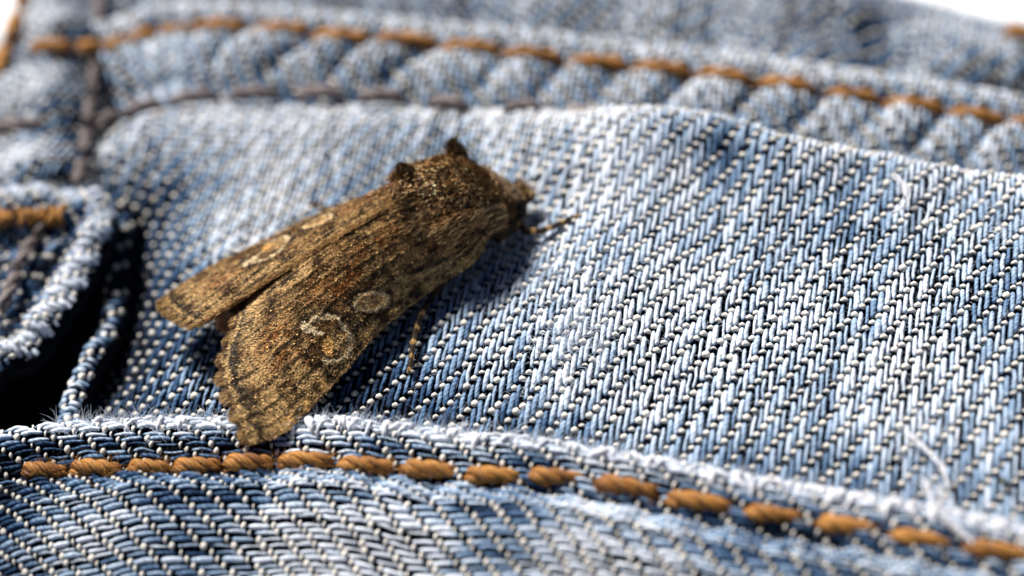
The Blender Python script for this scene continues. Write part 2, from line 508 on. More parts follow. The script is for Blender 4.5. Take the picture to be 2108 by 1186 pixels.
# ---------------- pocket panel: the broad cloth under the moth
away = np.array([-0.2, 1.0])
ctrl = [  # px, py, height mm
    (1320, 400, 2.0), (1255, 480, 1.75), (1190, 600, 1.35), (1130, 720, 0.8), (1050, 830, 0.05), (1060, 560, 0.7), (900, 690, 0.15), (780, 800, 0.05), (700, 830, 0.1), (980, 600, .55),
    (1130, 430, 0.7), (1480, 480, 0.9), (1700, 450, 1.2), (2000, 500, .8), (1430, 700, 0.55), (1900, 720, 0.6), (1300, 830, 0.2), (1600, 900, 0.05), (2000, 960, 0.0),
    (1300, 920, -0.4), (1700, 1000, -0.4), (2080, 1080, -0.4), (900, 880, -0.3), (650, 860, -0.3), (2200, 700, .6), (2250, 450, .3), (2250, 1000, 0),
    (1250, 235, 1.3), (1350, 233, 1.8), (1450, 240, 1.98), (1500, 248, 2.08), (1560, 262, 2.1), (1650, 288, 1.95), (1740, 306, 1.6), (1830, 322, 1.2), (1950, 345, .75), (2030, 358, .48), (2108, 370, .2), (2250, 390, 0), (1500, 330, 1.75), (1750, 370, 1.3), (2000, 400, .5),
    (1100, 226, 0.9), (920, 235, 1.0), (800, 222, 0.5), (700, 235, 0.55), (620, 230, 0.2), (530, 240, 0.35), (450, 225, 0.1), (330, 240, 0.1), (250, 270, 0.0),
    (1000, 290, 0.7), (900, 340, 0.3), (700, 350, 0.15), (500, 340, 0.15), (330, 330, 0.15), (600, 430, -0.1), (450, 430, -0.35), (380, 480, -0.5), (320, 420, -0.8),
    (340, 560, -1.0), (330, 700, -1.4), (360, 800, -1.0), (450, 800, -0.7), (450, 700, -0.6), (440, 560, -0.4), (270, 400, -1.0), (215, 330, -0.2), (230, 300, 0.0),
    (260, 520, -3.0), (250, 650, -3.8), (230, 780, -3.6), (280, 850, -1.6), (180, 860, -3.0), (150, 600, -5.5), (100, 780, -5.5), (180, 480, -4.5), (60, 870, -4.5),
]
cxy = [P(*c) for c in ctrl]; ch = [c[2] for c in ctrl]
for c in [(1250, 235, 1.3), (1350, 233, 1.8), (1450, 240, 1.98), (1500, 248, 2.08), (1560, 262, 2.1), (1650, 288, 1.95), (1740, 306, 1.6), (1830, 322, 1.2), (1950, 345, .75), (2030, 358, .48), (2108, 370, .2), (2250, 390, 0)]:
    p = P(*c); q = p.copy(); q[:2] += away * 1.3; cxy.append(q); ch.append(c[2] - 2.2)
for c in [(1100, 226, 0.9), (920, 225, 0.8), (800, 212, 0.5), (620, 205, 0.2), (450, 205, 0.0), (330, 218, 0.0)]:
    p = P(*c); q = p.copy(); q[:2] += away * 1.2; cxy.append(q); ch.append(c[2] - 1.2)
H_main_rbf = RBF(np.array(cxy), np.array(ch), 5e-4)


def H_main(x, y):
    return H_main_rbf(x, y) + 0.05 * (nz_big(x * 1.6 + 5, y * 1.6) - 0.5) + 0.06 * (nz_mid(x * .6, y * .6) - 0.5)


top_edge = PP([(150, 275, 0), (200, 262, 0), (260, 242, 0.0), (330, 222, 0.0), (400, 210, 0.0), (530, 205, 0.2), (650, 203, 0.3), (780, 210, 0.5), (880, 215, 0.8), (960, 218, 1.0), (1100, 226, .9), (1250, 233, 1.3),
               (1350, 233, 1.8), (1560, 260, 2.1), (1650, 290, 2.0), (1830, 322, 1.2), (2108, 370, .2), (2300, 400, 0)])
main_poly = np.vstack([top_edge[:, :2] + away * np.array([[0.0]] * 5 + [[0.5]] * 4 + [[0.9]] * 9),
                       PP([(2320, 1250, 0), (1700, 1150, 0), (1100, 1000, 0), (600, 960, 0), (100, 960, -3), (60, 880, -4)])[:, :2],
                       PP([(140, 860, -4), (215, 760, -4.2), (255, 640, -4.2), (235, 520, -3.4), (205, 430, -2), (185, 380, -0.8), (160, 330, 0)])[:, :2]])
surf_main, fd, wd = height_surf(H_main, math.radians(16))
c_st = np.array([[q[:2] @ fd, q[:2] @ wd] for q in main_poly])
lower_edge = PP([(-330, 985, 0.7), (-180, 945, .7), (-60, 915, 0.7), (20, 895, 0.7), (120, 882, 0.7), (300, 873, 0.7), (480, 873, 0.7), (700, 874, 0.7), (900, 897, 0.7), (1100, 917, 0.7), (1300, 947, 0.7), (1500, 986, 0.7), (1700, 1022, 0.7), (1900, 1055, 0.7), (2108, 1095, 0.7), (2250, 1125, .7)])
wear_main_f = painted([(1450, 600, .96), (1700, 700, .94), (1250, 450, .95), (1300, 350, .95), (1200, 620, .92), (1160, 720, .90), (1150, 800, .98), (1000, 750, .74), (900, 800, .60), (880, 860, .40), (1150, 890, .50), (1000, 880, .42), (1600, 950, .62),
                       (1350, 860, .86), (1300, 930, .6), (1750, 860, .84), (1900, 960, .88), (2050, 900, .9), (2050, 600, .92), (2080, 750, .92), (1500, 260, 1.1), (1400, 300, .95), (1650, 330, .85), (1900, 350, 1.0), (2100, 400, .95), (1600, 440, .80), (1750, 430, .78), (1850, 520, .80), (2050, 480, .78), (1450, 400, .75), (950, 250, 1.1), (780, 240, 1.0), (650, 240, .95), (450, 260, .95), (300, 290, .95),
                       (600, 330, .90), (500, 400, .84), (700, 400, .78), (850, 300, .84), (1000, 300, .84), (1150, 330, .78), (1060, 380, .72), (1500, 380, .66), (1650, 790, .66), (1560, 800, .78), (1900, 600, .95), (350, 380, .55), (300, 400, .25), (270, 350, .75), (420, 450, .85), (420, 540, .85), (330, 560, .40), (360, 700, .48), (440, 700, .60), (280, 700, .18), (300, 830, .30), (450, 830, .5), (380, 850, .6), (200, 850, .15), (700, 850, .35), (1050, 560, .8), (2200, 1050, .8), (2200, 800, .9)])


def wear_main(p, s, t):
    w = wear_main_f(p[..., 0], p[..., 1])
    d = poly_dist(p[..., 0], p[..., 1], top_edge[9:])
    return w + 0.45 * np.exp(-(d / 0.7) ** 2)


mask_main = lambda p, s, t: inside(p[..., 0], p[..., 1], main_poly)
pocket_panel = empty('pocket_panel', jeans)
srm = (c_st[:, 0].min(), c_st[:, 0].max()); trm = (c_st[:, 1].min(), c_st[:, 1].max())
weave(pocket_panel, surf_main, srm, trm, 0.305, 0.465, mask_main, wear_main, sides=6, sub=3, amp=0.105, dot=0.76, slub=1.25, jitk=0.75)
sheet('gap_shade_sheet', pocket_panel, surf_main, srm, trm, 0.5, 0.16, mask_main, M_back)

# ---------------- lower panel: folded edge below the moth, sloping down towards the viewer
nzp = Noise2(11, 1.0)


def lower_extra(a, d):
    a = a - LOW_SHIFT
    m = np.clip((d - 0.2) / 1.5, 0, 1)
    hum = 0.35 * np.exp(-((a - 9.5) / 2.6) ** 2) + 0.55 * np.exp(-((a - 30.5) / 3.6) ** 2) - 0.45 * np.exp(-((a - 24.0) / 2.4) ** 2) - 0.25 * np.exp(-((a - 15) / 1.8) ** 2)
    pk = 0.16 * np.sin(2 * math.pi * a / 2.75) * np.exp(-((d - 2.6) / 1.2) ** 2)
    return m * hum * np.clip((d - 2.6) / 1.5, 0, 1) + pk + 0.12 * (nz_big(a * 1.3, d * 1.3 + 40) - 0.5) * m


LOW_SHIFT = float(np.linalg.norm(np.diff(lower_edge[:3, :2], axis=0), axis=1).sum())
lower = EdgePanel(lower_edge, [(0.7, -1.3), (0.0, -1.1), (-0.38, -0.55), (-0.30, -0.1), (0.10, 0.12), (0.7, 0.10), (1.5, -0.10), (2.2, -0.42), (2.6, -0.52), (3.1, -0.42), (4.2, -0.55), (7.0, -1.7), (11.0, -4.0), (16.0, -7.6), (18, -9.2)], 1, lower_extra)
b0, b1 = 0.0, lower.PL
wear_shade_low_f = painted([(200, 900, .85), (100, 895, .8), (400, 890, .8), (700, 900, 1.0), (1000, 925, .95), (1400, 975, .95), (1800, 1045, 1.0), (250, 945, .26), (500, 935, .22), (800, 940, .30), (1100, 965, .30), (1400, 1018, .32), (1800, 1085, .34), (100, 945, .24), (1600, 1050, .34), (2000, 1115, .36), (-40, 950, .05), (-40, 1050, .1),  # worn dye, plus shade painted at the left end and below the edge
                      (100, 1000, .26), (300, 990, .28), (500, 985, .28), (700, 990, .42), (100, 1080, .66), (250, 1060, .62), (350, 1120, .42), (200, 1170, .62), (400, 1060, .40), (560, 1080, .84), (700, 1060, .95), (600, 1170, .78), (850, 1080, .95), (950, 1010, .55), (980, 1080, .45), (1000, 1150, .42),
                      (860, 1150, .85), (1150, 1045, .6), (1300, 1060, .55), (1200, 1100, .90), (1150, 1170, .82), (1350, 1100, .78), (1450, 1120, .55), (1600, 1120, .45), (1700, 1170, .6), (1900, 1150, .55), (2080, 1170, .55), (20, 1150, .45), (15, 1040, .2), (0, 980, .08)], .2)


def wear_shade_low(p, s, t):
    w = wear_shade_low_f(p[..., 0], p[..., 1])
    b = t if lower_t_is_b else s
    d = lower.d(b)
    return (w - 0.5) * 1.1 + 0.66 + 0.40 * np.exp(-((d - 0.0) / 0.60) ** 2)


lower_t_is_b = False                    # the warp of this panel runs along the edge
lower_panel = empty('lower_panel', jeans)
b_stitch = lower.b_of(2.6)


def surf_low(s, t):
    a = t - LOW_SHIFT
    rampd = np.clip((s - b_stitch) / 2.5, 0, 1)
    g = 1.5 * np.clip(a / 14, 0, 1) + 0.35 * (nz_big(a * .9, 3 + s * .2) - .5)
    return lower(t, s - g * rampd + 0.10 * (nz_mid(a * .7, s * .8) - .5))
all_ok = lambda p, s, t: np.ones(np.shape(s), bool)
weave(lower_panel, surf_low, (b0, b1 - 1.0), (0.0, lower.L), 0.33, 0.37, all_ok, wear_shade_low, sides=6, sub=3, amp=0.10, dot=0.66, fill=0.90, slub=1.55, loose=0.11)
sheet('gap_shade_sheet', lower_panel, surf_low, (b0, b1), (0.0, lower.L), 0.5, 0.16, all_ok, M_back)

# ---------------- felled seam strip behind, puckered between two stitch rows
T_row = [(330, 68), (470, 48), (580, 50), (705, 68), (840, 75), (965, 90), (1100, 105), (1230, 120), (1375, 135), (1485, 148), (1615, 165), (1755, 190), (1875, 210), (2005, 230), (2090, 243)]
def sink(px):
    return -4.0 * min(1.0, max(0.0, (px - 900) / 1200))


seam_edge = PP([(a, b, c + sink(a)) for a, b, c in [(195, 55, .6), (260, 40, .6), (330, 15, .6), (430, 12, .6), (560, 18, .6), (700, 33, .6), (840, 45, .6), (980, 58, .6), (1100, 70, .6), (1300, 95, .6), (1500, 115, .6), (1700, 142, .6), (1900, 172, .6), (2108, 205, .6), (2250, 228, .6)]])


def seam_pucker(a, d):
    ph = (a + 0.45 * d + 1.5 * (nz_mid(a * .35, 3) - .5) + 0.8 * (nz_mid(a * .5, d * .4) - .5)) / 3.62 + 0.55
    w = np.exp(-((d - 4.0) / 1.9) ** 4)
    f = np.sin(2 * math.pi * ph) + 0.3 * np.sin(4 * math.pi * ph + 0.6)
    env = np.interp(a, [0, 3, 8, 11], [0.1, 0.15, 0.4, 1.0])
    return 0.40 * f * w * env * (0.40 + 1.2 * nz_big(a * 2.2, 8)) + 0.22 * (nz_mid(a * 0.8, d * 0.5) - 0.5) * w + 0.1 * np.sin(2 * math.pi * ph) * np.exp(-((d - 0.5) / 0.9) ** 2)


seam = EdgePanel(seam_edge, [(0.6, -2.0), (-0.2, -1.4), (-0.45, -0.5), (-0.2, 0.0), (0.5, 0.10), (1.1, -0.10), (1.65, -0.42), (2.2, -0.15), (3.2, 0.12), (4.6, 0.12), (5.8, -0.25), (6.6, -0.65), (7.6, -0.8), (9.5, -1.2)], 1, seam_pucker)


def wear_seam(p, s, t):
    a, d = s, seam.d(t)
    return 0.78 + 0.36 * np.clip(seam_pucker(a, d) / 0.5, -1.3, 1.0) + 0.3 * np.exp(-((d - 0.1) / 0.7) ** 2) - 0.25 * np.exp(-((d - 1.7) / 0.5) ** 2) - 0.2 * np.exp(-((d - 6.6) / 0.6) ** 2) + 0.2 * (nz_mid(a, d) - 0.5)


seam_strip = empty('felled_seam', jeans)
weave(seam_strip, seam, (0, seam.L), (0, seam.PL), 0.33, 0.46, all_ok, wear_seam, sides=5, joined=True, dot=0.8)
sheet('gap_shade_sheet', seam_strip, seam, (0, seam.L), (0, seam.PL), 0.4, 0.15, all_ok, M_back)

# ---------------- cloth beyond the seam, out of focus
bctrl = [(300, -30, -.3), (700, 0, -.8), (1000, 20, -.6), (900, 60, -1.2), (1250, 70, -1.0), (1200, 0, .2), (1350, 30, .3), (1500, 20, -.6), (1430, 90, -.9), (1560, 80, .5), (1650, 20, .1), (1750, 110, .5), (1700, 60, -.4), (1830, 70, -.9), (1900, 130, .3),
         (1980, 150, .4), (2050, 90, -.8), (2100, 160, -.2), (1850, 160, -1.2), (2100, 220, -1.5), (1500, 120, -1.5), (1900, 60, .5), (1760, 20, .6), (1990, 80, .6), (2100, 100, .4), (1700, -60, -1), (900, -80, -.5), (2300, 150, -.5), (300, 60, -1), (600, 60, -1)]
bctrl = [(a, b, c - 0.8 + 1.1 * sink(a)) for a, b, c in bctrl]
H_backf = RBF(np.array([P(*c) for c in bctrl]), np.array([c[2] for c in bctrl]), 2e-3)
H_back = lambda x, y: H_backf(x, y) + 0.25 * (nz_big(x * 2.2, y * 2.2) - 0.5)
back_far = PP([(180, -130, 0), (1000, -150, 0), (1500, -80, -3), (1700, -60, -4), (1820, -28, -4.5), (1900, -24, -5), (1990, -8, -5), (2108, 8, -5), (2330, 60, -5)])
back_poly = np.vstack([back_far[:, :2], (PP([(2330, 260, 0)])[:, :2]), seam_edge[::-1][:, :2] - away * 0.6])
surf_back, fdb, wdb = height_surf(H_back, math.radians(16))
cst = np.array([[q @ fdb, q @ wdb] for q in back_poly])
wear_back_f = painted([(300, 0, .5), (800, 20, .5), (1000, 40, .45), (1200, 20, .72), (1450, 30, .72), (1600, 70, .74), (1750, 100, .66), (1700, 40, .45), (1900, 60, .8), (1990, 80, .8), (2050, 130, .5), (1950, 150, .66), (2100, 200, .5), (1300, 80, .5), (1500, 110, .55)])
back_panel = empty('back_panel', jeans)
mask_back = lambda p, s, t: inside(p[..., 0], p[..., 1], back_poly)
weave(back_panel, surf_back, (cst[:, 0].min(), cst[:, 0].max()), (cst[:, 1].min(), cst[:, 1].max()), 0.33, 0.46, mask_back, lambda p, s, t: wear_back_f(p[..., 0], p[..., 1]) - 0.05, sides=5, sub=2, joined=True)
sheet('gap_shade_sheet', back_panel, surf_back, (cst[:, 0].min(), cst[:, 0].max()), (cst[:, 1].min(), cst[:, 1].max()), 0.6, 0.15, mask_back, M_back)

# ---------------- side panel left of the upright seam
sctrl = [(110, 20, .2), (110, 55, .95), (100, 100, -.35), (90, 140, .6), (90, 190, 1.2), (80, 235, .7), (80, 265, -.4), (80, 300, .6), (80, 340, 1.0), (60, 385, .1), (195, 20, -.7), (200, 100, -.7), (185, 190, -.6), (180, 250, -.7), (170, 330, -.6), (160, 390, -.7), (40, 20, 0), (20, 100, -.2), (5, 190, .2), (0, 330, .2), (-60, 250, 0), (-60, 400, 0), (60, -40, 0), (215, -40, -.6)]
H_sidef = RBF(np.array([P(*c) for c in sctrl]), np.array([c[2] for c in sctrl]), 1e-3)
side_poly = PP([(50, -60, 0), (28, 40, 0), (0, 130, 0), (-25, 200, 0), (-200, 330, 0), (-200, 420, 0), (60, 425, 0), (165, 415, -.5), (205, 330, -.6), (215, 250, -.6), (235, 100, -.6), (235, -60, -.6)])[:, :2]
surf_side, fds, wds = height_surf(lambda x, y: H_sidef(x, y), math.radians(18))
cst = np.array([[q @ fds, q @ wds] for q in side_poly])
wear_side_f = painted([(110, 20, .7), (110, 55, 1.15), (60, 60, 1.05), (100, 100, .25), (90, 140, .6), (90, 190, 1.0), (40, 200, 1.0), (80, 235, .7), (80, 262, .25), (80, 300, .7), (80, 330, 1.0), (40, 335, .95), (190, 100, .2), (180, 250, .2), (170, 340, .25), (150, 190, .5), (10, 190, .8), (60, 390, .4), (140, 330, .55)], .12)
side_panel = empty('side_panel', jeans)
mask_side = lambda p, s, t: inside(p[..., 0], p[..., 1], side_poly)
weave(side_panel, surf_side, (cst[:, 0].min(), cst[:, 0].max()), (cst[:, 1].min(), cst[:, 1].max()), 0.33, 0.46, mask_side, lambda p, s, t: wear_side_f(p[..., 0], p[..., 1]) * 1.15, sides=6, joined=True, dot=0.8)
sheet('gap_shade_sheet', side_panel, surf_side, (cst[:, 0].min(), cst[:, 0].max()), (cst[:, 1].min(), cst[:, 1].max()), 0.5, 0.15, mask_side, M_back)

# ---------------- pocket opening: two folded edges standing over dark gaps
roll = EdgePanel(PP([(-420, 440, .8), (-220, 420, 1.0), (-80, 412, 1.0), (0, 410, 1.0), (90, 405, 1.2), (165, 402, 1.4), (205, 418, 1.4), (200, 465, 1.2), (165, 530, 1.0), (125, 600, .8), (100, 640, .6), (60, 690, .4), (0, 735, .2), (-90, 800, 0), (-260, 900, -.5)]),
                 [(0.9, -2.6), (0.3, -1.9), (-0.65, -1.1), (-0.7, -0.3), (0.0, 0.16), (0.7, -0.15), (1.15, -0.9), (1.8, -1.3), (3.2, -1.5), (5.5, -1.8), (9, -2.4), (16, -3.5)], 1, lambda a, d: 0.7 * (nz_mid(a * 1.1, d * .7) - .5) + 0.35 * (nz_small(a * .6, d * .5) - .5))
pocket_flap = empty('pocket_flap', jeans)
wear_roll = lambda p, s, t: 0.38 + 0.85 * np.exp(-((roll.d(t) + 0.05) / 0.75) ** 2) * (roll.sb[0] * 0 + 1) + 0.25 * (nz_mid(s, t) - .5)
flap_mask = lambda p, s, t: (roll.d(t) < 4.2) & ((s > 8.5) | (roll.d(t) < 1.2))
weave(pocket_flap, roll, (0, roll.L), (0, roll.PL), 0.40, 0.40, all_ok, wear_roll, sides=7, joined=True)
sheet('gap_shade_sheet', pocket_flap, roll, (0, roll.L), (0, roll.PL), 0.35, 0.15, all_ok, M_back)
roll2 = EdgePanel(PP([(235, 400, -.4), (255, 445, -.5), (250, 500, -.8), (240, 570, -1.0), (232, 640, -1.1), (205, 705, -1.0), (170, 765, -.9), (148, 820, -.8), (138, 875, -.8), (135, 920, -1)]),
                  [(0.6, -4.0), (0.2, -2.6), (-0.35, -1.1), (-0.40, -0.3), (0.0, 0.05), (0.45, -0.3), (0.7, -1.2), (0.9, -2.8), (1.2, -4.5)], 1, lambda a, d: 0.6 * (nz_mid(a * 1.1 + 9, d * .7) - .5) + 0.3 * (nz_small(a * .6, d * .5) - .5))
pocket_facing = empty('pocket_facing', jeans)
wear_roll2 = lambda p, s, t: np.interp(s, [0, 4, 7, 9, 14], [.45, .25, .25, .7, .95]) * (0.35 + 0.65 * np.exp(-((roll2.d(t)) / 0.45) ** 2)) + 0.2 * (nz_mid(s, t) - .5)
weave(pocket_facing, roll2, (0, roll2.L), (0, roll2.PL), 0.40, 0.40, all_ok, wear_roll2, sides=7, joined=True)
sheet('gap_shade_sheet', pocket_facing, roll2, (0, roll2.L), (0, roll2.PL), 0.35, 0.15, all_ok, M_back)


# ------------------------------------------------------------------ stitches
def stitch(name, p0, p1, r, mat, arch=0.25, turns=1.1, bright=0.75, phase=0.0, dive=0.28, end_fat=0.0):
    """One stitch of three-ply thread from hole to hole, arched over the cloth and pinched into it at both ends."""
    n, sides = 22, 9
    t = np.linspace(0, 1, n)
    d = p1 - p0; L = np.linalg.norm(d); d = d / L
    up = np.array([0.0, -0.25, 1.0]); up = up - d * (up @ d); up /= np.linalg.norm(up); sd = np.cross(d, up)
    env = np.sin(math.pi * t)
    axis = p0 + d * (t * L)[:, None] + up * (arch * env ** 0.8 - dive * r * 2.2 * (1 - np.minimum(1, env * 2.2)))[:, None]
    fat = r * (0.40 + 0.60 * np.minimum(1, env * 1.9) ** 0.8) * (1 + end_fat * (0.5 - t))
    AV, AF, AU, AW, base = [], [], [], [], 0
    for k in range(3):
        ang = 2 * math.pi * (k / 3 - turns * t) + phase
        C = axis + (up * np.sin(ang)[:, None] + sd * np.cos(ang)[:, None]) * (fat * 0.50)[:, None]
        ring, sn = tube_rows(C[None], np.broadcast_to(up, C.shape)[None], (fat * 0.54)[None], (fat * 0.54)[None], sides)
        V = ring[0].reshape(-1, 3)
        w = bright - 0.25 * (1 - np.minimum(1, env * 1.6))[:, None] + 0.12 * sn[None] + 0.08 * rng.normal()  # shade painted into the thread, darker at both ends and underneath
        AV.append(V); AF.append(tube_faces(n, sides) + base); AU.append(tube_uv(n, sides, L)); AW.append(np.clip(w, 0, 1).ravel()); base += len(V)
    return obj_from(name, np.vstack(AV), np.vstack(AF), mat, jeans, wear_shade=np.concatenate(AW), uv=np.vstack(AU))


low_row = [(48, 966, 132, 964), (147, 962, 245, 960), (265, 961, 345, 958), (357, 962, 452, 952), (463, 953, 557, 945), (573, 948, 688, 942), (696, 953, 812, 957), (824, 963, 938, 966), (958, 975, 1073, 978),
           (1085, 977, 1210, 983), (1222, 990, 1355, 1010), (1372, 1022, 1508, 1040), (1530, 1052, 1650, 1064), (1680, 1075, 1805, 1088), (1828, 1100, 1965, 1118), (1980, 1126, 2125, 1142), (2145, 1150, 2270, 1165)]
for k, (x0, y0, x1, y1) in enumerate(low_row):
    h = 0.32 + 0.03 * rng.normal() + (0.14 if x0 > 900 else 0)
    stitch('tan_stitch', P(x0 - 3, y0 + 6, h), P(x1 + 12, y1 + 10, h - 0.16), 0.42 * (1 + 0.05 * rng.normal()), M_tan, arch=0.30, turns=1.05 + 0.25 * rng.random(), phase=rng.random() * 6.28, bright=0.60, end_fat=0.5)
up_row = [(330, 66, 385, 50), (395, 52, 498, 44), (520, 56, 632, 52), (648, 66, 755, 70), (772, 74, 890, 76), (910, 92, 1020, 92), (1040, 104, 1150, 110), (1172, 120, 1285, 124), (1305, 132, 1415, 138), (1432, 146, 1540, 154), (1562, 164, 1672, 172), (1702, 186, 1805, 196), (1818, 207, 1935, 214), (1955, 226, 2060, 238), (2080, 244, 2190, 262)]
for x0, y0, x1, y1 in up_row:
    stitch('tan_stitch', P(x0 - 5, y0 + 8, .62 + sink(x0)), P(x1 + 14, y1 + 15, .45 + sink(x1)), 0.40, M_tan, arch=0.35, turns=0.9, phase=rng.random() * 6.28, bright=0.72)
for x0, y0, x1, y1 in [(60, 102, 150, 98), (160, 104, 208, 98), (216, 106, 262, 88), (268, 90, 325, 66)]:
    stitch('tan_stitch', P(x0, y0, .7), P(x1, y1, .6), 0.42, M_tan, arch=0.25, turns=1.0, phase=rng.random() * 6.28, bright=0.72)
for x0, y0, x1, y1 in [(48, -40, 42, 20), (38, 28, 16, 88), (14, 96, -8, 165)]:
    stitch('tan_stitch', P(x0, y0, .2), P(x1, y1, .2), 0.42, M_tan, arch=0.25, turns=1.0, bright=0.8)
for x0, y0, x1, y1 in [(2068, 66, 2150, 78)]:
    stitch('tan_stitch', P(x0, y0, -4.4), P(x1, y1, -4.4), 0.45, M_tan, arch=0.25, turns=1.0, bright=0.72)
grey_row = [(-30, 272, 100, 256), (200, 262, 245, 240), (252, 238, 335, 214), (345, 212, 452, 196), (468, 200, 575, 194), (610, 196, 705, 194), (735, 202, 835, 202), (880, 212, 965, 222), (1035, 226, 1120, 224), (1160, 236, 1230, 236)]
for x0, y0, x1, y1 in grey_row:
    stitch('grey_stitch', P(x0, y0, .62 if x0 < 700 else 1.1), P(x1, y1, .5 if x0 < 700 else 1.0), 0.40, M_grey, arch=0.3, turns=0.9, bright=0.62, phase=rng.random() * 6.28)
for x0, y0, x1, y1 in [(205, -20, 202, 60), (200, 130, 190, 200), (188, 205, 184, 262), (180, 270, 176, 322), (173, 330, 160, 392), (75, 490, 35, 560), (40, 560, 5, 640), (130, 410, 70, 490)]:
    stitch('grey_stitch', P(x0, y0, .25), P(x1, y1, .25), 0.36, M_grey, arch=0.25, turns=0.9, bright=0.5, phase=rng.random() * 6.28)
# fine filaments standing off the thread
n = 900
kk = rng.integers(0, len(low_row), n)
root = np.array([P(low_row[k][0] + (low_row[k][2] - low_row[k][0]) * t, low_row[k][1] + (low_row[k][3] - low_row[k][1]) * t + dy, 0.62) for k, t, dy in zip(kk, rng.random(n), rng.normal(0, 9, n))])
dd = rng.normal(0, 1, (n, 3)); dd[:, 0] += 1.2; dd[:, 2] = np.abs(dd[:, 2]) * 0.5
fibres('thread_fuzz', jeans, root, dd, 0.3 + 0.5 * rng.random(n), 0.009, M_tan, curl=1.2, seg=3, gravity=0.5, wear_shade=np.full(n, 0.75))

# bar tack: a dense zigzag of tan thread
for k in range(17):
    x = -30 + k * 10 + 2.5 * rng.normal()
    lean = 16 * (1 if k % 2 else -0.5) + 4 * rng.normal()
    stitch('bar_tack_stitch', P(x, 472 - k * 0.8 + 4 * rng.normal(), .55), P(x + lean, 432 - k * 0.4 + 5 * rng.normal(), .95), 0.15 + 0.04 * rng.random(), M_tan, arch=0.22 + 0.2 * rng.random(), turns=0.8, bright=0.85 + 0.08 * rng.normal(), phase=rng.random() * 6.28)

# ------------------------------------------------------------------ frayed yarns and loose fibres
fr_mesh = 0
for a in np.concatenate([(0.2 + rng.random(200) * .78) * lower.L]):
    px_frac = (a - LOW_SHIFT) / (lower.L - LOW_SHIFT)
    if px_frac < 0.02 or px_frac < 0.30 and rng.random() < 0.75:
        continue
    n = 9; t = np.linspace(0, 1, n)
    L = 0.5 + 0.8 * rng.random() ** 1.5
    bb = lower.b_of(0.0) - 0.75 + 0.5 * rng.random() ** 2 + t * L + 0.12 * rng.normal()
    aa = a + 0.45 * rng.normal() * t + 0.25 * rng.normal() * np.sin(math.pi * t)
    p = lower(aa, bb); p[:, 2] += 0.10 + 0.14 * np.sin(math.pi * t) + 0.05 * rng.random(); p[0, 2] -= 0.3; p[-1, 2] -= 0.22
    r = (0.085 + 0.08 * rng.random()) * (0.55 + 0.45 * np.sin(math.pi * t) ** 0.5)
    ring, sn = tube_rows(p[None], np.broadcast_to(np.array([0, -.3, 1.0]), p.shape)[None], r[None], r[None], 7)
    w = np.clip(0.72 + 0.12 * rng.normal() + 0.2 * sn[None] * np.ones((n, 1)), 0, 1)
    obj_from('frayed_yarn', ring[0].reshape(-1, 3), tube_faces(n, 7), M_fray, lower_panel, wear_shade=w.ravel(), uv=tube_uv(n, 7, L))


def scatter_fuzz(name, parent, centres, n_each, spread, length, lift, radius=0.011, curl=1.6, surf_h=None):
    R, D, Ln = [], [], []
    for cx, cy, h, k in centres:
        n = int(n_each * k)
        c = P(cx, cy, h)
        xy = c[None, :2] + rng.normal(0, spread, (n, 2))
        z = (surf_h(xy[:, 0], xy[:, 1]) if surf_h is not None else np.full(n, h)) + 0.12
        R.append(np.column_stack([xy, z])); dd = rng.normal(0, 1, (n, 3)); dd[:, 2] = np.abs(dd[:, 2]) * lift; D.append(dd); Ln.append(length * (0.4 + rng.random(n)))
    fibres(name, parent, np.vstack(R), np.vstack(D), np.concatenate(Ln), radius, M_fuzz, curl=curl, seg=6, gravity=0.5)


scatter_fuzz('loose_fibres', pocket_panel, [(1200, 690, 0, 1.4), (1160, 730, 0, 1.6), (1210, 750, 0, 1.2), (1080, 640, 0, .8), (1130, 600, 0, 1), (1220, 600, 0, .8), (1290, 590, 0, .5), (1000, 640, 0, .5), (1240, 540, 0, .8), (1150, 570, 0, .8), (1320, 420, 0, 1), (1340, 380, 0, 1.2), (1300, 480, 0, .8), (1250, 430, 0, 1), (1860, 380, 0, 1.2), (1850, 430, 0, 1.1), (1900, 900, 0, 1.2), (1930, 980, 0, 1.0), (2060, 480, 0, .8), (1480, 300, 0, .8), (1400, 270, 0, .8), (1120, 830, 0, .7), (1420, 640, 0, .3), (2000, 440, 0, .7), (1600, 560, 0, .3), (1750, 800, 0, .3)], 85, 0.85, 1.0, 0.35, radius=0.013, surf_h=H_main)
# fuzz all along the folded edge
n = 3800
aa = LOW_SHIFT + 4 + (lower.L - LOW_SHIFT - 4) * rng.random(n); bb = lower.b_of(0.0) - 0.1 + 0.42 * rng.normal(0, 1, n)
root = lower(aa, bb); root[:, 2] += 0.1
dd = rng.normal(0, 1, (n, 3)); dd[:, 2] = np.abs(dd[:, 2]) * 0.6; dd[:, 1] += 0.3
fibres('loose_fibres', lower_panel, root, dd, 0.5 + 0.7 * rng.random(n), 0.011, M_fuzz, curl=1.8, seg=4, gravity=0.6)
# fibres standing off both cloths at large
n = 4500
xy = PP([(x, y, 0) for x, y in zip(rng.uniform(850, 2108, n), rng.uniform(380, 1000, n))])
root = xy; root[:, 2] = H_main(root[:, 0], root[:, 1]) + 0.1
keep = inside(root[:, 0], root[:, 1], main_poly); root = root[keep]
dd = rng.normal(0, 1, (len(root), 3)); dd[:, 2] = np.abs(dd[:, 2]) * 0.5
fibres('stray_fibres', pocket_panel, root, dd, 0.25 + 0.45 * rng.random(len(root)), 0.008, M_fuzz, curl=1.5, seg=3, gravity=0.4)
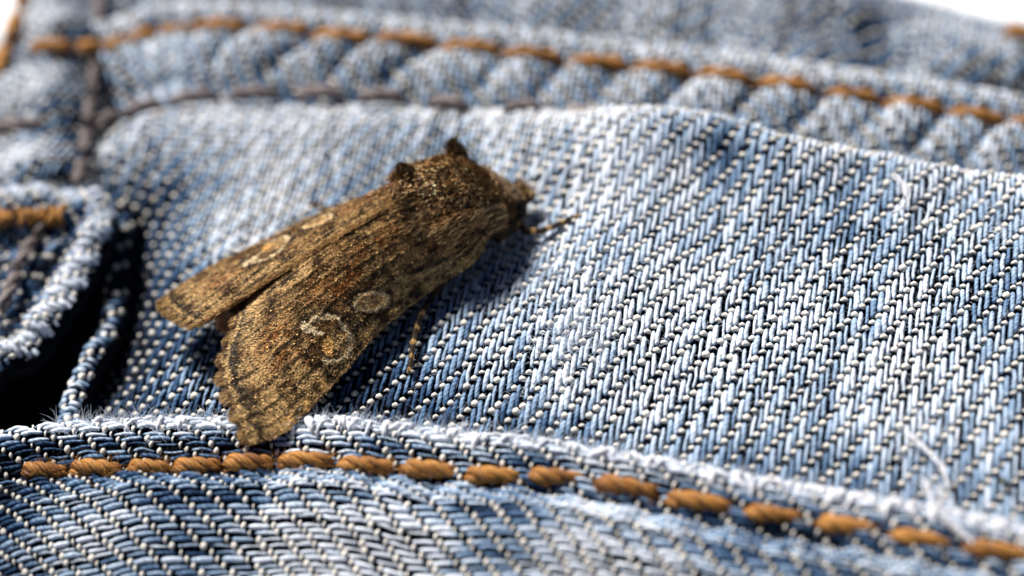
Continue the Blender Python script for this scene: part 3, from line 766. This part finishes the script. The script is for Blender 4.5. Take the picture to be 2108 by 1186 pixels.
# fibres on the pale folded edge of the pocket
n = 1600
aa = roll.L * rng.random(n); root = roll(aa, roll.b_of(0.0) + 0.25 * rng.normal(0, 1, n)); root[:, 2] += .1
dd = rng.normal(0, 1, (n, 3)); dd[:, 2] = np.abs(dd[:, 2])
fibres('loose_fibres', pocket_flap, root, dd, 0.4 + 0.5 * rng.random(n), 0.012, M_fuzz, curl=1.5, seg=5, gravity=0.4)
# pulled threads: bundles of a few long filaments
for pts, h in [([(1868, 890), (1905, 925), (1940, 960), (1950, 1000)], 0.7), ([(1900, 985), (1925, 1040), (1960, 1075), (2000, 1112)], 1.1), ([(1955, 1000), (1930, 1010), (1960, 1040)], 0.9), ([(960, 870), (945, 880), (940, 900)], .9), ([(1840, 360), (1865, 385), (1862, 420), (1835, 440)], 1.9)]:
    n_f = 7
    for k in range(n_f):
        c, L = catmull(np.array([P(x + rng.normal(0, 4), y + rng.normal(0, 4), h + 0.12 * rng.random()) for x, y in pts]), 16)
        rr = np.full((1, 16), 0.022)
        ring, _ = tube_rows(c[None], np.broadcast_to(np.array([0, 0, 1.0]), c.shape)[None], rr, rr, 4)
        if k == 0:
            AV, AF, base = [], [], 0
        AV.append(ring[0].reshape(-1, 3)); AF.append(tube_faces(16, 4) + base); base += 64
    obj_from('pulled_thread', np.vstack(AV), np.vstack(AF), M_fray, jeans, wear_shade=np.full(base, 0.85), uv=np.zeros((len(np.vstack(AF)) * 4, 2)))

# ================================================================== the moth
moth = empty('moth')
moth['label'] = 'mottled brown moth with folded wings resting on the blue denim'
moth['category'] = 'moth'

ridge_pts = PP([(842, 412, 4.7), (740, 470, 4.35), (640, 533, 3.75), (540, 594, 3.2), (445, 655, 2.7)])
far_ridge = PP([(838, 402, 4.8), (740, 466, 4.5), (640, 528, 3.95), (540, 590, 3.4), (436, 656, 2.85)])
ax = (ridge_pts[0] - ridge_pts[-1])[:2]; ax = np.array([*(ax / np.linalg.norm(ax)), 0.0])
lat = np.array([-ax[1], ax[0], 0.0])          # to the moth's left
zz = np.array([0, 0, 1.0])

near_costa = PP([(1010, 488, 3.2), (975, 540, 2.3), (898, 590, 1.7), (784, 681, 1.35), (710, 769, 1.25), (629, 853, 1.2), (575, 897, 1.2), (520, 916, 1.15)])
near_term = PP([(478, 622, 2.3), (494, 655, 2.5), (488, 690, 2.35), (470, 745, 1.9), (470, 800, 1.6), (493, 860, 1.35), (520, 916, 1.15)])
far_costa = PP([(815, 388, 3.8), (700, 425, 2.6), (640, 447, 2.2), (560, 489, 1.9), (480, 527, 1.7), (400, 570, 1.5), (338, 612, 1.4)])
far_term = PP([(436, 656, 2.85), (405, 668, 2.3), (370, 652, 1.8), (345, 632, 1.55), (338, 612, 1.4)])
near_inner = np.vstack([PP([(850, 415, 4.55), (740, 472, 4.25), (640, 536, 3.7), (560, 590, 3.1)]) + lat * np.array([0.4, 0.5, 0.6, 0.7])[:, None], P(478, 622, 2.3)[None]])


class Wing:
    """Coons patch between inner margin, costa, base and termen; u from base to termen, v from inner margin to costa."""
    def __init__(self, inner, costa, term, bulge, sign):
        f = lambda c: catmull(c, 200)[0]
        self.I, self.C, self.T = f(inner), f(costa), f(term)
        q = np.linspace(0, 1, 200)
        self.T = self.T - ax * (0.20 * np.abs(np.sin(q * math.pi * 8)) * np.sin(q * math.pi) ** .5)[:, None]
        self.B = np.linspace(self.I[0], self.C[0], 200) + np.outer(np.sin(np.linspace(0, math.pi, 200)), np.array([0, 0, 0.5]))
        self.bulge = bulge; self.sign = sign

    def e(self, c, t):
        x = np.linspace(0, 1, 200)
        return np.stack([np.interp(t, x, c[:, k]) for k in range(3)], -1)

    def __call__(self, u, v):
        u = np.clip(u, 0, 1); v = np.clip(v, 0, 1)
        U, V = u[..., None], v[..., None]
        p = (1 - V) * self.e(self.I, u) + V * self.e(self.C, u) + (1 - U) * self.e(self.B, v) + U * self.e(self.T, v)
        p = p - ((1 - U) * (1 - V) * self.I[0] + U * (1 - V) * self.I[-1] + (1 - U) * V * self.C[0] + U * V * self.C[-1])
        h = self.bulge * np.sin(math.pi * v) * (0.35 + 0.65 * np.sin(math.pi * np.clip(u * 0.9, 0, 1)))
        for vv in (0.16, 0.30, 0.42, 0.53, 0.64, 0.75, 0.86, 0.94):         # veins
            h = h + 0.035 * np.exp(-((v - vv - 0.02 * np.sin(5 * u)) / 0.014) ** 2)
        h = h + 0.10 * (nz_mid(u * 9, v * 6 + 4) - 0.5)
        p[..., 2] += h
        return p

    def frame(self, u, v):
        e = 0.004
        p = self(u, v)
        du = self(u + e, v) - self(u - e, v); dv = self(u, v + e) - self(u, v - e)
        n = np.cross(du, dv) * self.sign
        for q in (du, dv, n):
            q /= np.linalg.norm(q, axis=-1, keepdims=True) + 1e-9
        n *= np.where(n[..., 2:] < 0, -1, 1)
        return p, du, dv, n


near_wing = Wing(near_inner, near_costa, near_term, 0.80, -1)
far_wing = Wing(far_ridge, far_costa, far_term, 0.45, 1)

DARK, BROWN, RUST, TAN, OCHRE, PALE = (np.array(c) for c in ((0.018, 0.011, 0.006), (0.210, 0.114, 0.044), (0.37, 0.120, 0.022), (0.60, 0.385, 0.160), (0.76, 0.45, 0.14), (0.97, 0.77, 0.47)))
vn1, vn2, vn3 = Noise2(21, 1.0), Noise2(22, 1.0), Noise2(23, 1.0)
NEAR_MARKS = dict(orb=((0.415, 0.816), (-0.046, 0.068), (0.0235, 0.040)), reni=((0.612, 0.789), (-0.062, 0.119), (0.0435, 0.097)))
FAR_MARKS = dict(orb=((0.361, 0.50), (-0.060, -0.02), (0.012, 0.10)), reni=((0.575, 0.56), (-0.085, -0.03), (-0.02, 0.17)))


def local(u, v, mark):
    (uc, vc), a1, a2 = mark
    det = a1[0] * a2[1] - a1[1] * a2[0]
    du, dv = u - uc, v - vc
    return (du * a2[1] - dv * a2[0]) / det, (dv * a1[0] - du * a1[1]) / det


def wing_colour(u, v, marks, bright=1.0):
    """Pigment of the forewing: brown ground, rust cell, dark dashes between veins, pale ringed spots, tan outer band."""
    n1 = np.clip((0.25 * vn1(u * 9, v * 26) + 0.35 * vn1(u * 20 + 9, v * 14) + 0.4 * vn1(u * 44 + 3, v * 30) - 0.37) / 0.26, 0, 1); n2 = vn2(u * 60, v * 34); n3 = vn3(u * 9, v * 5)
    c = (0.26 * BROWN)[None] * (1 - n1[:, None]) + (0.52 * TAN + 0.45 * BROWN)[None] * n1[:, None]
    mix = lambda c, col, w: c * (1 - np.clip(w, 0, 1)[:, None]) + col[None] * np.clip(w, 0, 1)[:, None]
    cell = np.exp(-((v - 0.55) / 0.26) ** 2) * np.clip(0.3 + n3 * 1.2 - 0.3, 0, 1)
    c = mix(c, RUST, 0.75 * cell * (u < 0.93))
    c = mix(c, DARK, 0.7 * (vn2(u * 70 + 7, v * 42) > 0.78)); c = mix(c, DARK, 0.85 * (vn3(u * 11 + 5, v * 24 + 2) > 0.70) * (u < 0.95)); c = mix(c, TAN, 0.6 * (vn3(u * 13 + 15, v * 17 + 8) > 0.74))
    wob = 0.02 * (vn1(v * 16, 3 + 0 * v) - .5) + 0.012 * (vn2(v * 40, 1 + 0 * v) - .5)
    c = mix(c, TAN, 0.75 * np.exp(-((u + wob - 0.885) / 0.035) ** 2) * (0.4 + n2))          # subterminal band
    c = mix(c, DARK, 0.65 * np.exp(-((u + wob - 0.80) / 0.02) ** 2) * (n2 > .42))
    c = mix(c, DARK, 0.55 * np.exp(-((u + wob - 0.955) / 0.018) ** 2))
    c = mix(c, TAN, 0.6 * np.exp(-((u + wob * 1.5 - 0.30) / 0.010) ** 2)); c = mix(c, DARK, 0.6 * np.exp(-((u + wob * 1.5 - 0.318) / 0.008) ** 2))
    c = mix(c, TAN, 0.5 * np.exp(-((u + wob * 1.5 - 0.745) / 0.010) ** 2))
    for vv in (0.16, 0.30, 0.42, 0.53, 0.64, 0.75, 0.86):                                    # dark dashes along the veins
        dd = np.abs(v - vv - 0.02 * np.sin(5 * u))
        c = mix(c, DARK, 0.85 * np.exp(-(dd / 0.009) ** 2) * (vn1(u * 11, vv * 90 + 0 * u) > 0.45))
        c = mix(c, TAN, 0.25 * np.exp(-((dd - 0.03) / 0.014) ** 2) * (vn2(u * 26, vv * 50 + 0 * u) > 0.5))
    c = mix(c, 0.5 * TAN + 0.5 * BROWN, 0.6 * np.exp(-((v - 0.04) / 0.07) ** 2))
    edge = 0.975 - 0.022 * np.abs(np.sin(v * math.pi * 8))
    c = mix(c, DARK, 0.85 * np.exp(-((u - edge) / 0.008) ** 2)); c = mix(c, TAN, 0.7 * np.exp(-((u - edge - 0.016) / 0.007) ** 2))
    for uu in (0.10, 0.24, 0.37, 0.50, 0.60, 0.71, 0.79, 0.87):                              # pale ticks on the costa
        c = mix(c, OCHRE * 0.6 + TAN * 0.5, 0.85 * np.exp(-((u - uu) / 0.016) ** 2) * (v > 0.93))
    wv = 0.30 * (n2 - .5) + 0.2 * (vn1(u * 40, v * 22) - .5)
    al, be = local(u, v, marks['orb']); q = np.hypot(al, be) + wv
    c = mix(c, DARK, 0.8 * np.exp(-((q - 1.25) / 0.20) ** 2)); c = mix(c, TAN * 1.25, 0.9 * (q < 1.05)); c = mix(c, PALE * .9, 0.7 * np.exp(-((q - 0.95) / 0.14) ** 2)); c = mix(c, BROWN, 0.7 * (q < 0.75) * (n2 > .52))
    al, be = local(u, v, marks['reni']); q = np.hypot(al, be) + 0.6 * wv
    c = mix(c, DARK, 0.75 * np.exp(-((q - 1.25) / 0.16) ** 2)); c = mix(c, BROWN * 0.7, 0.8 * (q < 1.0)); c = mix(c, TAN, 0.7 * (np.hypot(al - .45, be - .1) + wv < 0.5))
    c = mix(c, PALE, 0.95 * np.exp(-((q - 0.98) / 0.085) ** 2) * ((al > -0.25) | (be < -.45)))
    hook = np.hypot((al + 0.72 - 0.15 * be) / 0.50, (be + 0.08 - .25 * al) / 0.17) + 2.2 * wv
    c = mix(c, PALE * 1.12, (hook < 1.0))
    c = mix(c, PALE * 1.1, (np.hypot((al + 1.15) / .16, (be + .38) / .22) + 2 * wv < 1.0))
    hook2 = np.hypot((al + 0.02) / 0.24, (be - 0.38) / 0.42) + 1.6 * wv
    c = mix(c, OCHRE * 1.25, (hook2 < 1.0))
    return c * bright


def make_wing(wing, n_scales, label, marks, bright=1.0):
    # membrane
    uu, vv = np.meshgrid(np.linspace(0, 1, 90), np.linspace(0, 1, 60), indexing='ij')
    p, du, dv, nm = wing.frame(uu, vv)
    idx = np.arange(uu.size).reshape(uu.shape)
    F = np.stack([idx[:-1, :-1], idx[1:, :-1], idx[1:, 1:], idx[:-1, 1:]], -1).reshape(-1, 4)
    top = (p - nm * 0.02).reshape(-1, 3); bot = (p - nm * 0.10).reshape(-1, 3)
    nb = len(top)
    rim = np.concatenate([idx[0, :], idx[1:, -1], idx[-1, -2::-1], idx[-2:0:-1, 0]])
    r2 = np.roll(rim, -1)
    FF = np.vstack([F, F[:, ::-1] + nb, np.stack([rim, r2, r2 + nb, rim + nb], 1)])
    pig = np.vstack([wing_colour(uu.ravel(), vv.ravel(), marks, 0.6 * bright), np.tile(BROWN * 0.5, (nb, 1))])
    fw = obj_from('forewing', np.vstack([top, bot]), FF, M_membrane, moth, pigment=pig)
    if label:
        fw['label'] = label
    # overlapping scales, each a small shield raised at its outer end
    u = rng.random(n_scales); v = rng.random(n_scales)
    p, du, dv, nm = wing.frame(u, v)
    pos = p
    yaw = rng.normal(0, 0.28, n_scales)[:, None]
    f = du * np.cos(yaw) + dv * np.sin(yaw); sdir = np.cross(nm, f)
    tilt = np.clip(rng.normal(0.22, 0.16, n_scales), 0.0, 0.8)[:, None]
    roll_ = rng.normal(0, 0.25, n_scales)[:, None]
    fw_dir = f * np.cos(tilt) + nm * np.sin(tilt)
    sdir = sdir * np.cos(roll_) + nm * np.sin(roll_)
    L = (0.125 + 0.06 * rng.random(n_scales))[:, None]; wd_ = (0.030 + 0.018 * rng.random(n_scales))[:, None]
    base = pos + nm * 0.004
    V = np.stack([base - sdir * wd_ * 0.5, base + sdir * wd_ * 0.5, base + fw_dir * L * 0.8 + sdir * wd_, base + fw_dir * L + nm * 0.01, base + fw_dir * L * 0.8 - sdir * wd_], 1)
    k = (np.arange(n_scales) * 5)[:, None]
    F = np.stack([np.hstack([k, k + 1, k + 2, k + 4]), np.hstack([k + 2, k + 3, k + 4, k + 4])], 1).reshape(-1, 4)
    quads = np.hstack([k, k + 1, k + 2, k + 4]); tris = np.hstack([k + 2, k + 3, k + 4])
    FT = np.vstack([quads[:, [0, 1, 2]], quads[:, [0, 2, 3]], tris])
    col = wing_colour(np.clip(u, 0, 1), v, marks, bright)
    spot = col.sum(1) > 1.45                # the pale spots are laid more evenly
    col = col * np.exp(rng.normal(0, 1, n_scales) * np.where(spot, 0.22, 0.34))[:, None]
    pep = np.where(spot, 0.5, rng.random(n_scales))
    col = np.where((pep < 0.08)[:, None], DARK[None], col); col = np.where((pep > 0.965)[:, None], (TAN * 1.4)[None], col)
    obj_from('wing_scales', V.reshape(-1, 3), FT, M_scale, fw, pigment=np.repeat(col / np.maximum(1, col.max(1, keepdims=True) / 0.82), 5, axis=0), smooth=False, kind='stuff')
    # fringe of hair scales along the scalloped termen
    m = 1100
    v = rng.random(m); u = np.full(m, 0.995)
    p, du, dv, nm = wing.frame(u, v)
    ln = (0.28 + 0.22 * np.abs(np.sin(v * math.pi * 8)) + 0.08 * rng.random(m))
    cc = np.where((np.abs(np.sin(v * math.pi * 8)) > 0.55)[:, None], TAN[None] * 0.8, BROWN[None] * 0.9) * np.exp(rng.normal(0, 0.3, m))[:, None] * bright
    fibres('fringe', fw, p + nm * rng.normal(0, 0.02, m)[:, None], du + rng.normal(0, .15, (m, 3)), ln, 0.022, M_hair, curl=0.2, seg=3, pigment=cc)
    # hairs along the costa
    m = 700
    u = rng.random(m); v = np.full(m, 0.985); p, du, dv, nm = wing.frame(u, v)
    cc = np.where((rng.random(m) < .4)[:, None], TAN[None], BROWN[None]) * np.exp(rng.normal(0, .4, m))[:, None]
    fibres('costal_hair', fw, p, du + dv * 0.4 + nm * .2, 0.16 + 0.12 * rng.random(m), 0.024, M_hair, curl=0.3, seg=2, pigment=cc)
    return fw


nw = make_wing(near_wing, 62000, 'near forewing with white-edged ringed spot', NEAR_MARKS, 1.04)
fwg = make_wing(far_wing, 38000, 'far forewing seen at a low angle', FAR_MARKS, 1.0)

# tan hair comb along the far wing's inner margin, lying over the ridge
m = 1500
u = rng.random(m) ** 0.9; p, du, dv, nm = far_wing.frame(u, np.abs(rng.normal(0, 0.05, m)))
cc = np.where((rng.random(m) < .45)[:, None], TAN[None] * 1.15, BROWN[None]) * np.exp(rng.normal(0, .35, m))[:, None]
fibres('ridge_hair', fwg, p + nm * .03, du * 1.0 - dv * 0.22 + nm * 0.2, 0.25 + 0.3 * rng.random(m), 0.024, M_hair, curl=0.4, seg=3, pigment=cc)

# hindwing edge and its hair fringe between the forewings
hw_top = PP([(450, 652, 2.35), (470, 648, 2.3), (500, 640, 2.3)]); hw_bot = PP([(452, 680, 1.7), (470, 690, 1.7), (492, 700, 1.7)])
hwV = np.vstack([hw_top, hw_top + ax * 4 + zz * 0.2, hw_top - zz * .08, hw_top + ax * 4 + zz * 0.12])
hind = obj_from('hindwing', hwV, np.array([[0, 1, 4, 3], [1, 2, 5, 4], [6, 9, 10, 7], [7, 10, 11, 8], [0, 6, 7, 1], [1, 7, 8, 2]]), M_membrane, moth, pigment=np.tile(BROWN * .7, (12, 1)))
m = 900
t = rng.random(m)[:, None]
root = P(446, 650, 2.4) * (1 - t) + P(502, 640, 2.4) * t + rng.normal(0, .05, (m, 3))
tipp = P(447, 674, 1.9) * (1 - t) + P(492, 700, 1.7) * t + rng.normal(0, .06, (m, 3))
fibres('fringe', hind, root, tipp - root, np.linalg.norm(tipp - root, axis=1) * (0.85 + .25 * rng.random(m)), 0.022, M_hair, curl=0.25, seg=4, pigment=(np.array([[0.55, 0.32, 0.17]]) * np.exp(rng.normal(0, .35, m))[:, None]))

# body: one surface of revolution-like rings, abdomen to head
OB = ridge_pts[0].copy()
body_at = lambda f, l, h: np.array([OB[0], OB[1], 0]) + ax * f + lat * l + zz * h
rings = [(-11.0, 1.6, 0.25, 0.25), (-9.5, 1.75, 0.8, 0.7), (-7, 2.0, 1.25, 1.0), (-4, 2.3, 1.6, 1.35), (-1.5, 2.7, 1.9, 1.7), (-0.4, 2.95, 2.05, 2.0), (0.8, 3.25, 2.3, 2.2), (2.2, 3.35, 2.45, 2.2), (3.5, 3.15, 2.35, 2.15), (4.5, 2.8, 2.05, 1.85), (5.1, 2.5, 1.6, 1.5), (5.4, 2.25, 1.3, 1.2), (5.8, 2.0, 1.2, 1.1), (6.25, 1.8, 1.0, .9), (6.5, 1.7, .7, .6), (6.6, 1.65, 0.2, 0.2)]
rings = [(0.30 + 0.81 * f if f > -0.5 else f, h, a_, b_) for f, h, a_, b_ in rings]
rc, _ = catmull(np.array(rings), 80)
nsd = 28
th = np.arange(nsd) * 2 * math.pi / nsd


def body_pt(i, a):
    f, h, rl, rv = (np.interp(i, np.arange(80), rc[:, k]) for k in range(4))
    return np.array([OB[0], OB[1], 0]) + ax * f[..., None] + lat * (rl * np.cos(a))[..., None] + zz * (h + rv * np.sin(a))[..., None]


I, A = np.meshgrid(np.arange(80), th, indexing='ij')
bv = body_pt(I.astype(float), A)
body = obj_from('body', bv.reshape(-1, 3), tube_faces(80, nsd), M_membrane, moth, pigment=np.tile(np.array([0.05, 0.03, 0.016]), (80 * nsd, 1)))


def body_hair(name, m, i_rng, a_rng, ln, lift, colf, rad=0.030, sweep=-1.0, parent=body):
    i = rng.uniform(*i_rng, m); a = rng.uniform(*a_rng, m)
    p = body_pt(i, a); d = body_pt(i + 0.4, a) - body_pt(i - 0.4, a); d /= np.linalg.norm(d, axis=1, keepdims=True)
    da = body_pt(i, a + .03) - body_pt(i, a - .03); da /= np.linalg.norm(da, axis=1, keepdims=True)
    nn = np.cross(da, d); ctr = body_pt(i, a) - (np.array([OB[0], OB[1], 0]) + ax * np.interp(i, np.arange(80), rc[:, 0])[:, None] + zz * np.interp(i, np.arange(80), rc[:, 1])[:, None])
    nn *= np.sign((nn * ctr).sum(1))[:, None]
    dirs = d * sweep + nn * (lift + 0.12 * rng.normal(0, 1, m))[:, None] + da * 0.18 * rng.normal(0, 1, m)[:, None]
    f = np.interp(i, np.arange(80), rc[:, 0])
    fibres(name, parent, p - nn * 0.03, dirs, ln * (0.6 + 0.8 * rng.random(m)), rad * (0.6 + .8 * rng.random(m)), M_hair, curl=0.35, seg=2, pigment=colf(f, a, m), taper=0.45)


def fur_colour(f, a, m):
    n = np.clip(1.6 * vn1(f * 2.1 + 3, a * 4.2) - .3, 0, 1)
    c = np.array([[0.10, 0.054, 0.021]]) * (1 - n[:, None]) + np.array([[0.42, 0.245, 0.10]]) * n[:, None]
    tip = rng.random(m)
    c = np.where((tip < 0.22)[:, None], np.array([[0.62, 0.42, 0.20]]), c); c = np.where((tip > 0.80)[:, None], np.array([[0.020, 0.012, 0.006]]), c)
    return c * np.exp(rng.normal(0, .35, m))[:, None]


idx_of = lambda f: float(np.interp(f, rc[:, 0], np.arange(80)))
body_hair('thorax_hair', 17000, (idx_of(-0.6), idx_of(4.9)), (-1.3, math.pi + 0.8), 0.42, 0.50, fur_colour)
body_hair('thorax_hair', 1600, (idx_of(-0.5), idx_of(0.8)), (-0.5, math.pi + .5), 0.75, 0.25, lambda f, a, m: fur_colour(f, a, m) * 1.0 + np.array([[0.10, 0.06, 0.025]]), rad=0.03)
body_hair('rear_hair', 2600, (idx_of(-3.2), idx_of(0.3)), (-0.9, math.pi + .5), 0.75, 0.22, lambda f, a, m: fur_colour(f, a, m) * 0.8 + np.array([[0.16, 0.09, 0.035]]))
m = 11000
i_ = rng.uniform(idx_of(-0.5), idx_of(6.0), m); a_ = rng.uniform(-1.0, math.pi + .8, m)
p_ = body_pt(i_, a_); d_ = body_pt(i_ - .4, a_) - body_pt(i_ + .4, a_); d_ /= np.linalg.norm(d_, axis=1, keepdims=True)
e_ = body_pt(i_, a_ + .03) - body_pt(i_, a_ - .03); e_ /= np.linalg.norm(e_, axis=1, keepdims=True)
n_ = np.cross(e_, d_); c_ = p_ - (np.array([OB[0], OB[1], 0]) + ax * np.interp(i_, np.arange(80), rc[:, 0])[:, None] + zz * np.interp(i_, np.arange(80), rc[:, 1])[:, None])
n_ *= np.sign((n_ * c_).sum(1))[:, None]
t_ = np.clip(rng.normal(0.45, 0.2, m), 0.1, 1.0)[:, None]
e_ = e_ + n_ * rng.normal(0, .3, (m, 1)) + d_ * rng.normal(0, .3, (m, 1))
f_ = d_ * np.cos(t_) + n_ * np.sin(t_); L_ = (0.16 + 0.16 * rng.random(m))[:, None]; w_ = (0.035 + 0.03 * rng.random(m))[:, None]
b_ = p_ + n_ * (0.02 + 0.16 * rng.random((m, 1)))
V_ = np.stack([b_ - e_ * w_ * .5, b_ + e_ * w_ * .5, b_ + f_ * L_ * .8 + e_ * w_, b_ + f_ * L_, b_ + f_ * L_ * .8 - e_ * w_], 1)
k_ = (np.arange(m) * 5)[:, None]
q_ = np.vstack([np.hstack([k_, k_ + 1, k_ + 2]), np.hstack([k_, k_ + 2, k_ + 4]), np.hstack([k_ + 2, k_ + 3, k_ + 4])])
obj_from('thorax_scales', V_.reshape(-1, 3), q_, M_scale, body, pigment=np.repeat(np.clip(fur_colour(np.interp(i_, np.arange(80), rc[:, 0]), a_, m) * 1.25, 0, .8), 5, axis=0), smooth=False, kind='stuff')
# collar standing up behind the head, then the head's own brush
body_hair('collar_hair', 2600, (idx_of(4.4), idx_of(4.9)), (-0.5, math.pi + .5), 0.45, 1.0, lambda f, a, m: fur_colour(f, a, m) * 0.6 + np.array([[0.03, 0.012, 0.004]]), sweep=0.2)
head = obj_from('head', bv[int(idx_of(5.0)):].reshape(-1, 3) + zz * 0.01, tube_faces(80 - int(idx_of(5.0)), nsd), M_membrane, moth, pigment=np.tile(np.array([0.05, 0.03, 0.016]), ((80 - int(idx_of(5.0))) * nsd, 1)))
body_hair('head_hair', 3000, (idx_of(5.05), idx_of(6.1)), (-0.6, math.pi + .6), 0.45, 0.7, lambda f, a, m: fur_colour(f, a, m) * 0.40, sweep=0.35, parent=head)  # fur darkened, the head's shade put into its pigment
# labial palps
for l in (-0.35, 0.35):
    m = 420
    t = rng.random(m)[:, None]
    c0 = body_at(5.9, l, 1.5); c1 = body_at(6.5, l * 1.1, 1.85)
    a_ = rng.normal(0, 1, (m, 3)); a_ /= np.linalg.norm(a_, axis=1, keepdims=True)
    fibres('palp', head, c0 * (1 - t) + c1 * t + a_ * 0.16, a_ * 0.35 + (c1 - c0)[None], 0.32 + .2 * rng.random(m), 0.026, M_hair, curl=.3, seg=3, pigment=fur_colour(np.zeros(m), rng.random(m), m) * .8, kind=None)
# compound eyes
for l in (-1.12, 1.12):
    g, hh = np.meshgrid(np.linspace(0, math.pi, 12), np.arange(18) * 2 * math.pi / 18, indexing='ij')
    ev = body_at(5.5, l, 1.9)[None, None] + 0.46 * np.stack([np.sin(g) * np.cos(hh), np.sin(g) * np.sin(hh), np.cos(g)], -1)
    obj_from('eye', ev.reshape(-1, 3), tube_faces(12, 18), M_membrane, head, pigment=np.tile(np.array([0.012, 0.010, 0.008]), (12 * 18, 1)))


# crest tufts on the thorax
def tuft(base, tip, m, width, dark=1.0):
    t = rng.random(m) ** 0.7
    off = rng.normal(0, 1, (m, 3)) * width * (1 - 0.75 * t)[:, None]
    root = base[None] + off + (tip - base)[None] * (t * 0.75)[:, None]
    dirs = (tip - base)[None] * 0.8 - off * 0.35 + rng.normal(0, 0.22, (m, 3)) - ax * 0.35
    ln = np.linalg.norm(tip - base) * (0.22 + 0.22 * rng.random(m))
    fibres('crest_tuft', body, root, dirs, ln, 0.032, M_hair, curl=0.2, seg=2, pigment=fur_colour(rng.random(m) * 5, rng.random(m) * 3, m) * dark, taper=0.5, kind=None)


TB = {}


def near_body(px, py):
    """Point of the body's skin that the photograph shows at px, py."""
    q = (bv.reshape(-1, 3) - CC) @ CR
    x = q[:, 0] / -q[:, 2] / _k + W / 2; y = -q[:, 1] / -q[:, 2] / _k + Hh / 2
    d = np.hypot(x - px, y - py) + 0.02 * -q[:, 2]
    return bv.reshape(-1, 3)[np.argmin(d)]


b1_ = near_body(948, 340); h1 = b1_[2]
tuft(b1_ - zz * .15, b1_ + zz * 1.5 - ax * 0.1, 2400, 0.32, 0.5)
b2_ = near_body(842, 372)
tuft(b2_, b2_ + zz * 1.05 - ax * 0.25, 1600, 0.28, 0.55)
b3_ = near_body(850, 395)
tuft(b3_, b3_ + zz * 0.3 - ax * .8 - lat * .2, 1600, 0.42, 1.1)


# tegula: the long shoulder tippet over the near wing base
def tegula(side):
    m = 2600
    t = rng.random(m); w = rng.normal(0, 1, m)
    a0 = body_at(4.3, side * 2.1, 3.1); a1 = body_at(0.8, side * 2.3, 3.7)
    root = a0[None] * (1 - t)[:, None] + a1[None] * t[:, None] + lat[None] * (w * 0.30)[:, None] + zz[None] * (0.55 - 0.55 * (w * .6) ** 2 * 1 + 0.5 * np.sin(math.pi * t))[:, None]
    dirs = -ax[None] + zz[None] * 0.12 + lat[None] * (side * 0.15 + 0.12 * rng.normal(0, 1, m))[:, None]
    fibres('tegula', body, root, dirs, 0.55 + 0.5 * rng.random(m), 0.030, M_hair, curl=.3, seg=2, pigment=fur_colour(t * 5, w, m) * 1.15, kind=None)


tegula(-1); tegula(1)


# legs: jointed, banded tarsi
def leg(pts, radii, bands, label=None):
    c, L = catmull(pts, 60)
    r = np.interp(np.linspace(0, 1, 60), np.linspace(0, 1, len(radii)), radii)
    s = np.linspace(0, 1, 60)
    seg = np.abs(np.sin(s * math.pi * bands))
    r = r * (0.82 + 0.26 * seg)
    ring, sn = tube_rows(c[None], np.broadcast_to(zz, c.shape)[None], r[None], r[None], 10)
    pale = (np.mod(s * bands, 1.0) > 0.72) & (s > 0.4)
    pig = np.where(pale[:, None], np.array([[0.42, 0.25, 0.09]]), np.array([[0.030, 0.018, 0.009]]))
    o = obj_from('leg', ring[0].reshape(-1, 3), tube_faces(60, 10), M_membrane, moth, pigment=np.repeat(pig, 10, axis=0))
    m = 700
    q = rng.integers(0, 59, m); a = rng.random(m) * 6.28
    T = c[q + 1] - c[q]; T /= np.linalg.norm(T, axis=1, keepdims=True)
    sd = np.cross(T, zz); sd /= np.linalg.norm(sd, axis=1, keepdims=True)
    rd = sd * np.cos(a)[:, None] + np.cross(sd, T) * np.sin(a)[:, None]
    thick = np.clip(r[q] / max(radii), .25, 1)
    fibres('leg_hair', o, c[q] + rd * r[q][:, None] * 0.9, T + rd * 0.45, 0.10 + 0.30 * thick ** 2 * rng.random(m), 0.016, M_hair, curl=.3, seg=2, pigment=pig[q] * np.exp(rng.normal(0, .4, m))[:, None] * 1.1)
    return o


leg(PP([(985, 470, 2.6), (1030, 475, 1.9), (1062, 464, 1.7), (1085, 474, 1.6), (1110, 476, 1.5), (1140, 466, 1.4), (1168, 452, 1.4), (1192, 443, 1.4)]), [0.5, 0.52, 0.45, 0.2, 0.16, 0.14, 0.13, 0.10], 7)
leg(PP([(930, 560, 2.0), (890, 610, 1.2), (868, 645, 1.0), (858, 675, .8), (852, 705, .68), (847, 735, .6), (842, 766, .55)]), [0.15, 0.15, 0.14, 0.13, 0.12, 0.11, 0.08], 7)
leg(PP([(740, 440, 1.6), (700, 432, .9), (672, 430, .6), (652, 424, .5), (640, 420, .45)]), [0.3, 0.25, 0.17, 0.13, 0.10], 6)

# a crumb caught in the weave at the right
cz = P(2066, 992, 0.35)
g, hh = np.meshgrid(np.linspace(0, math.pi, 8), np.arange(10) * 2 * math.pi / 10, indexing='ij')
cv = np.stack([np.sin(g) * np.cos(hh) * 0.13, np.sin(g) * np.sin(hh) * 0.26, np.cos(g) * 0.12], -1) * (1 + 0.25 * rng.normal(0, 1, g.shape))[..., None]
cr = obj_from('crumb', cv.reshape(-1, 3) + cz, tube_faces(8, 10), M_membrane, None, pigment=np.tile(np.array([0.10, 0.07, 0.015]), (80, 1)))
cr['label'] = 'tiny olive brown crumb caught on the denim weave'; cr['category'] = 'crumb'
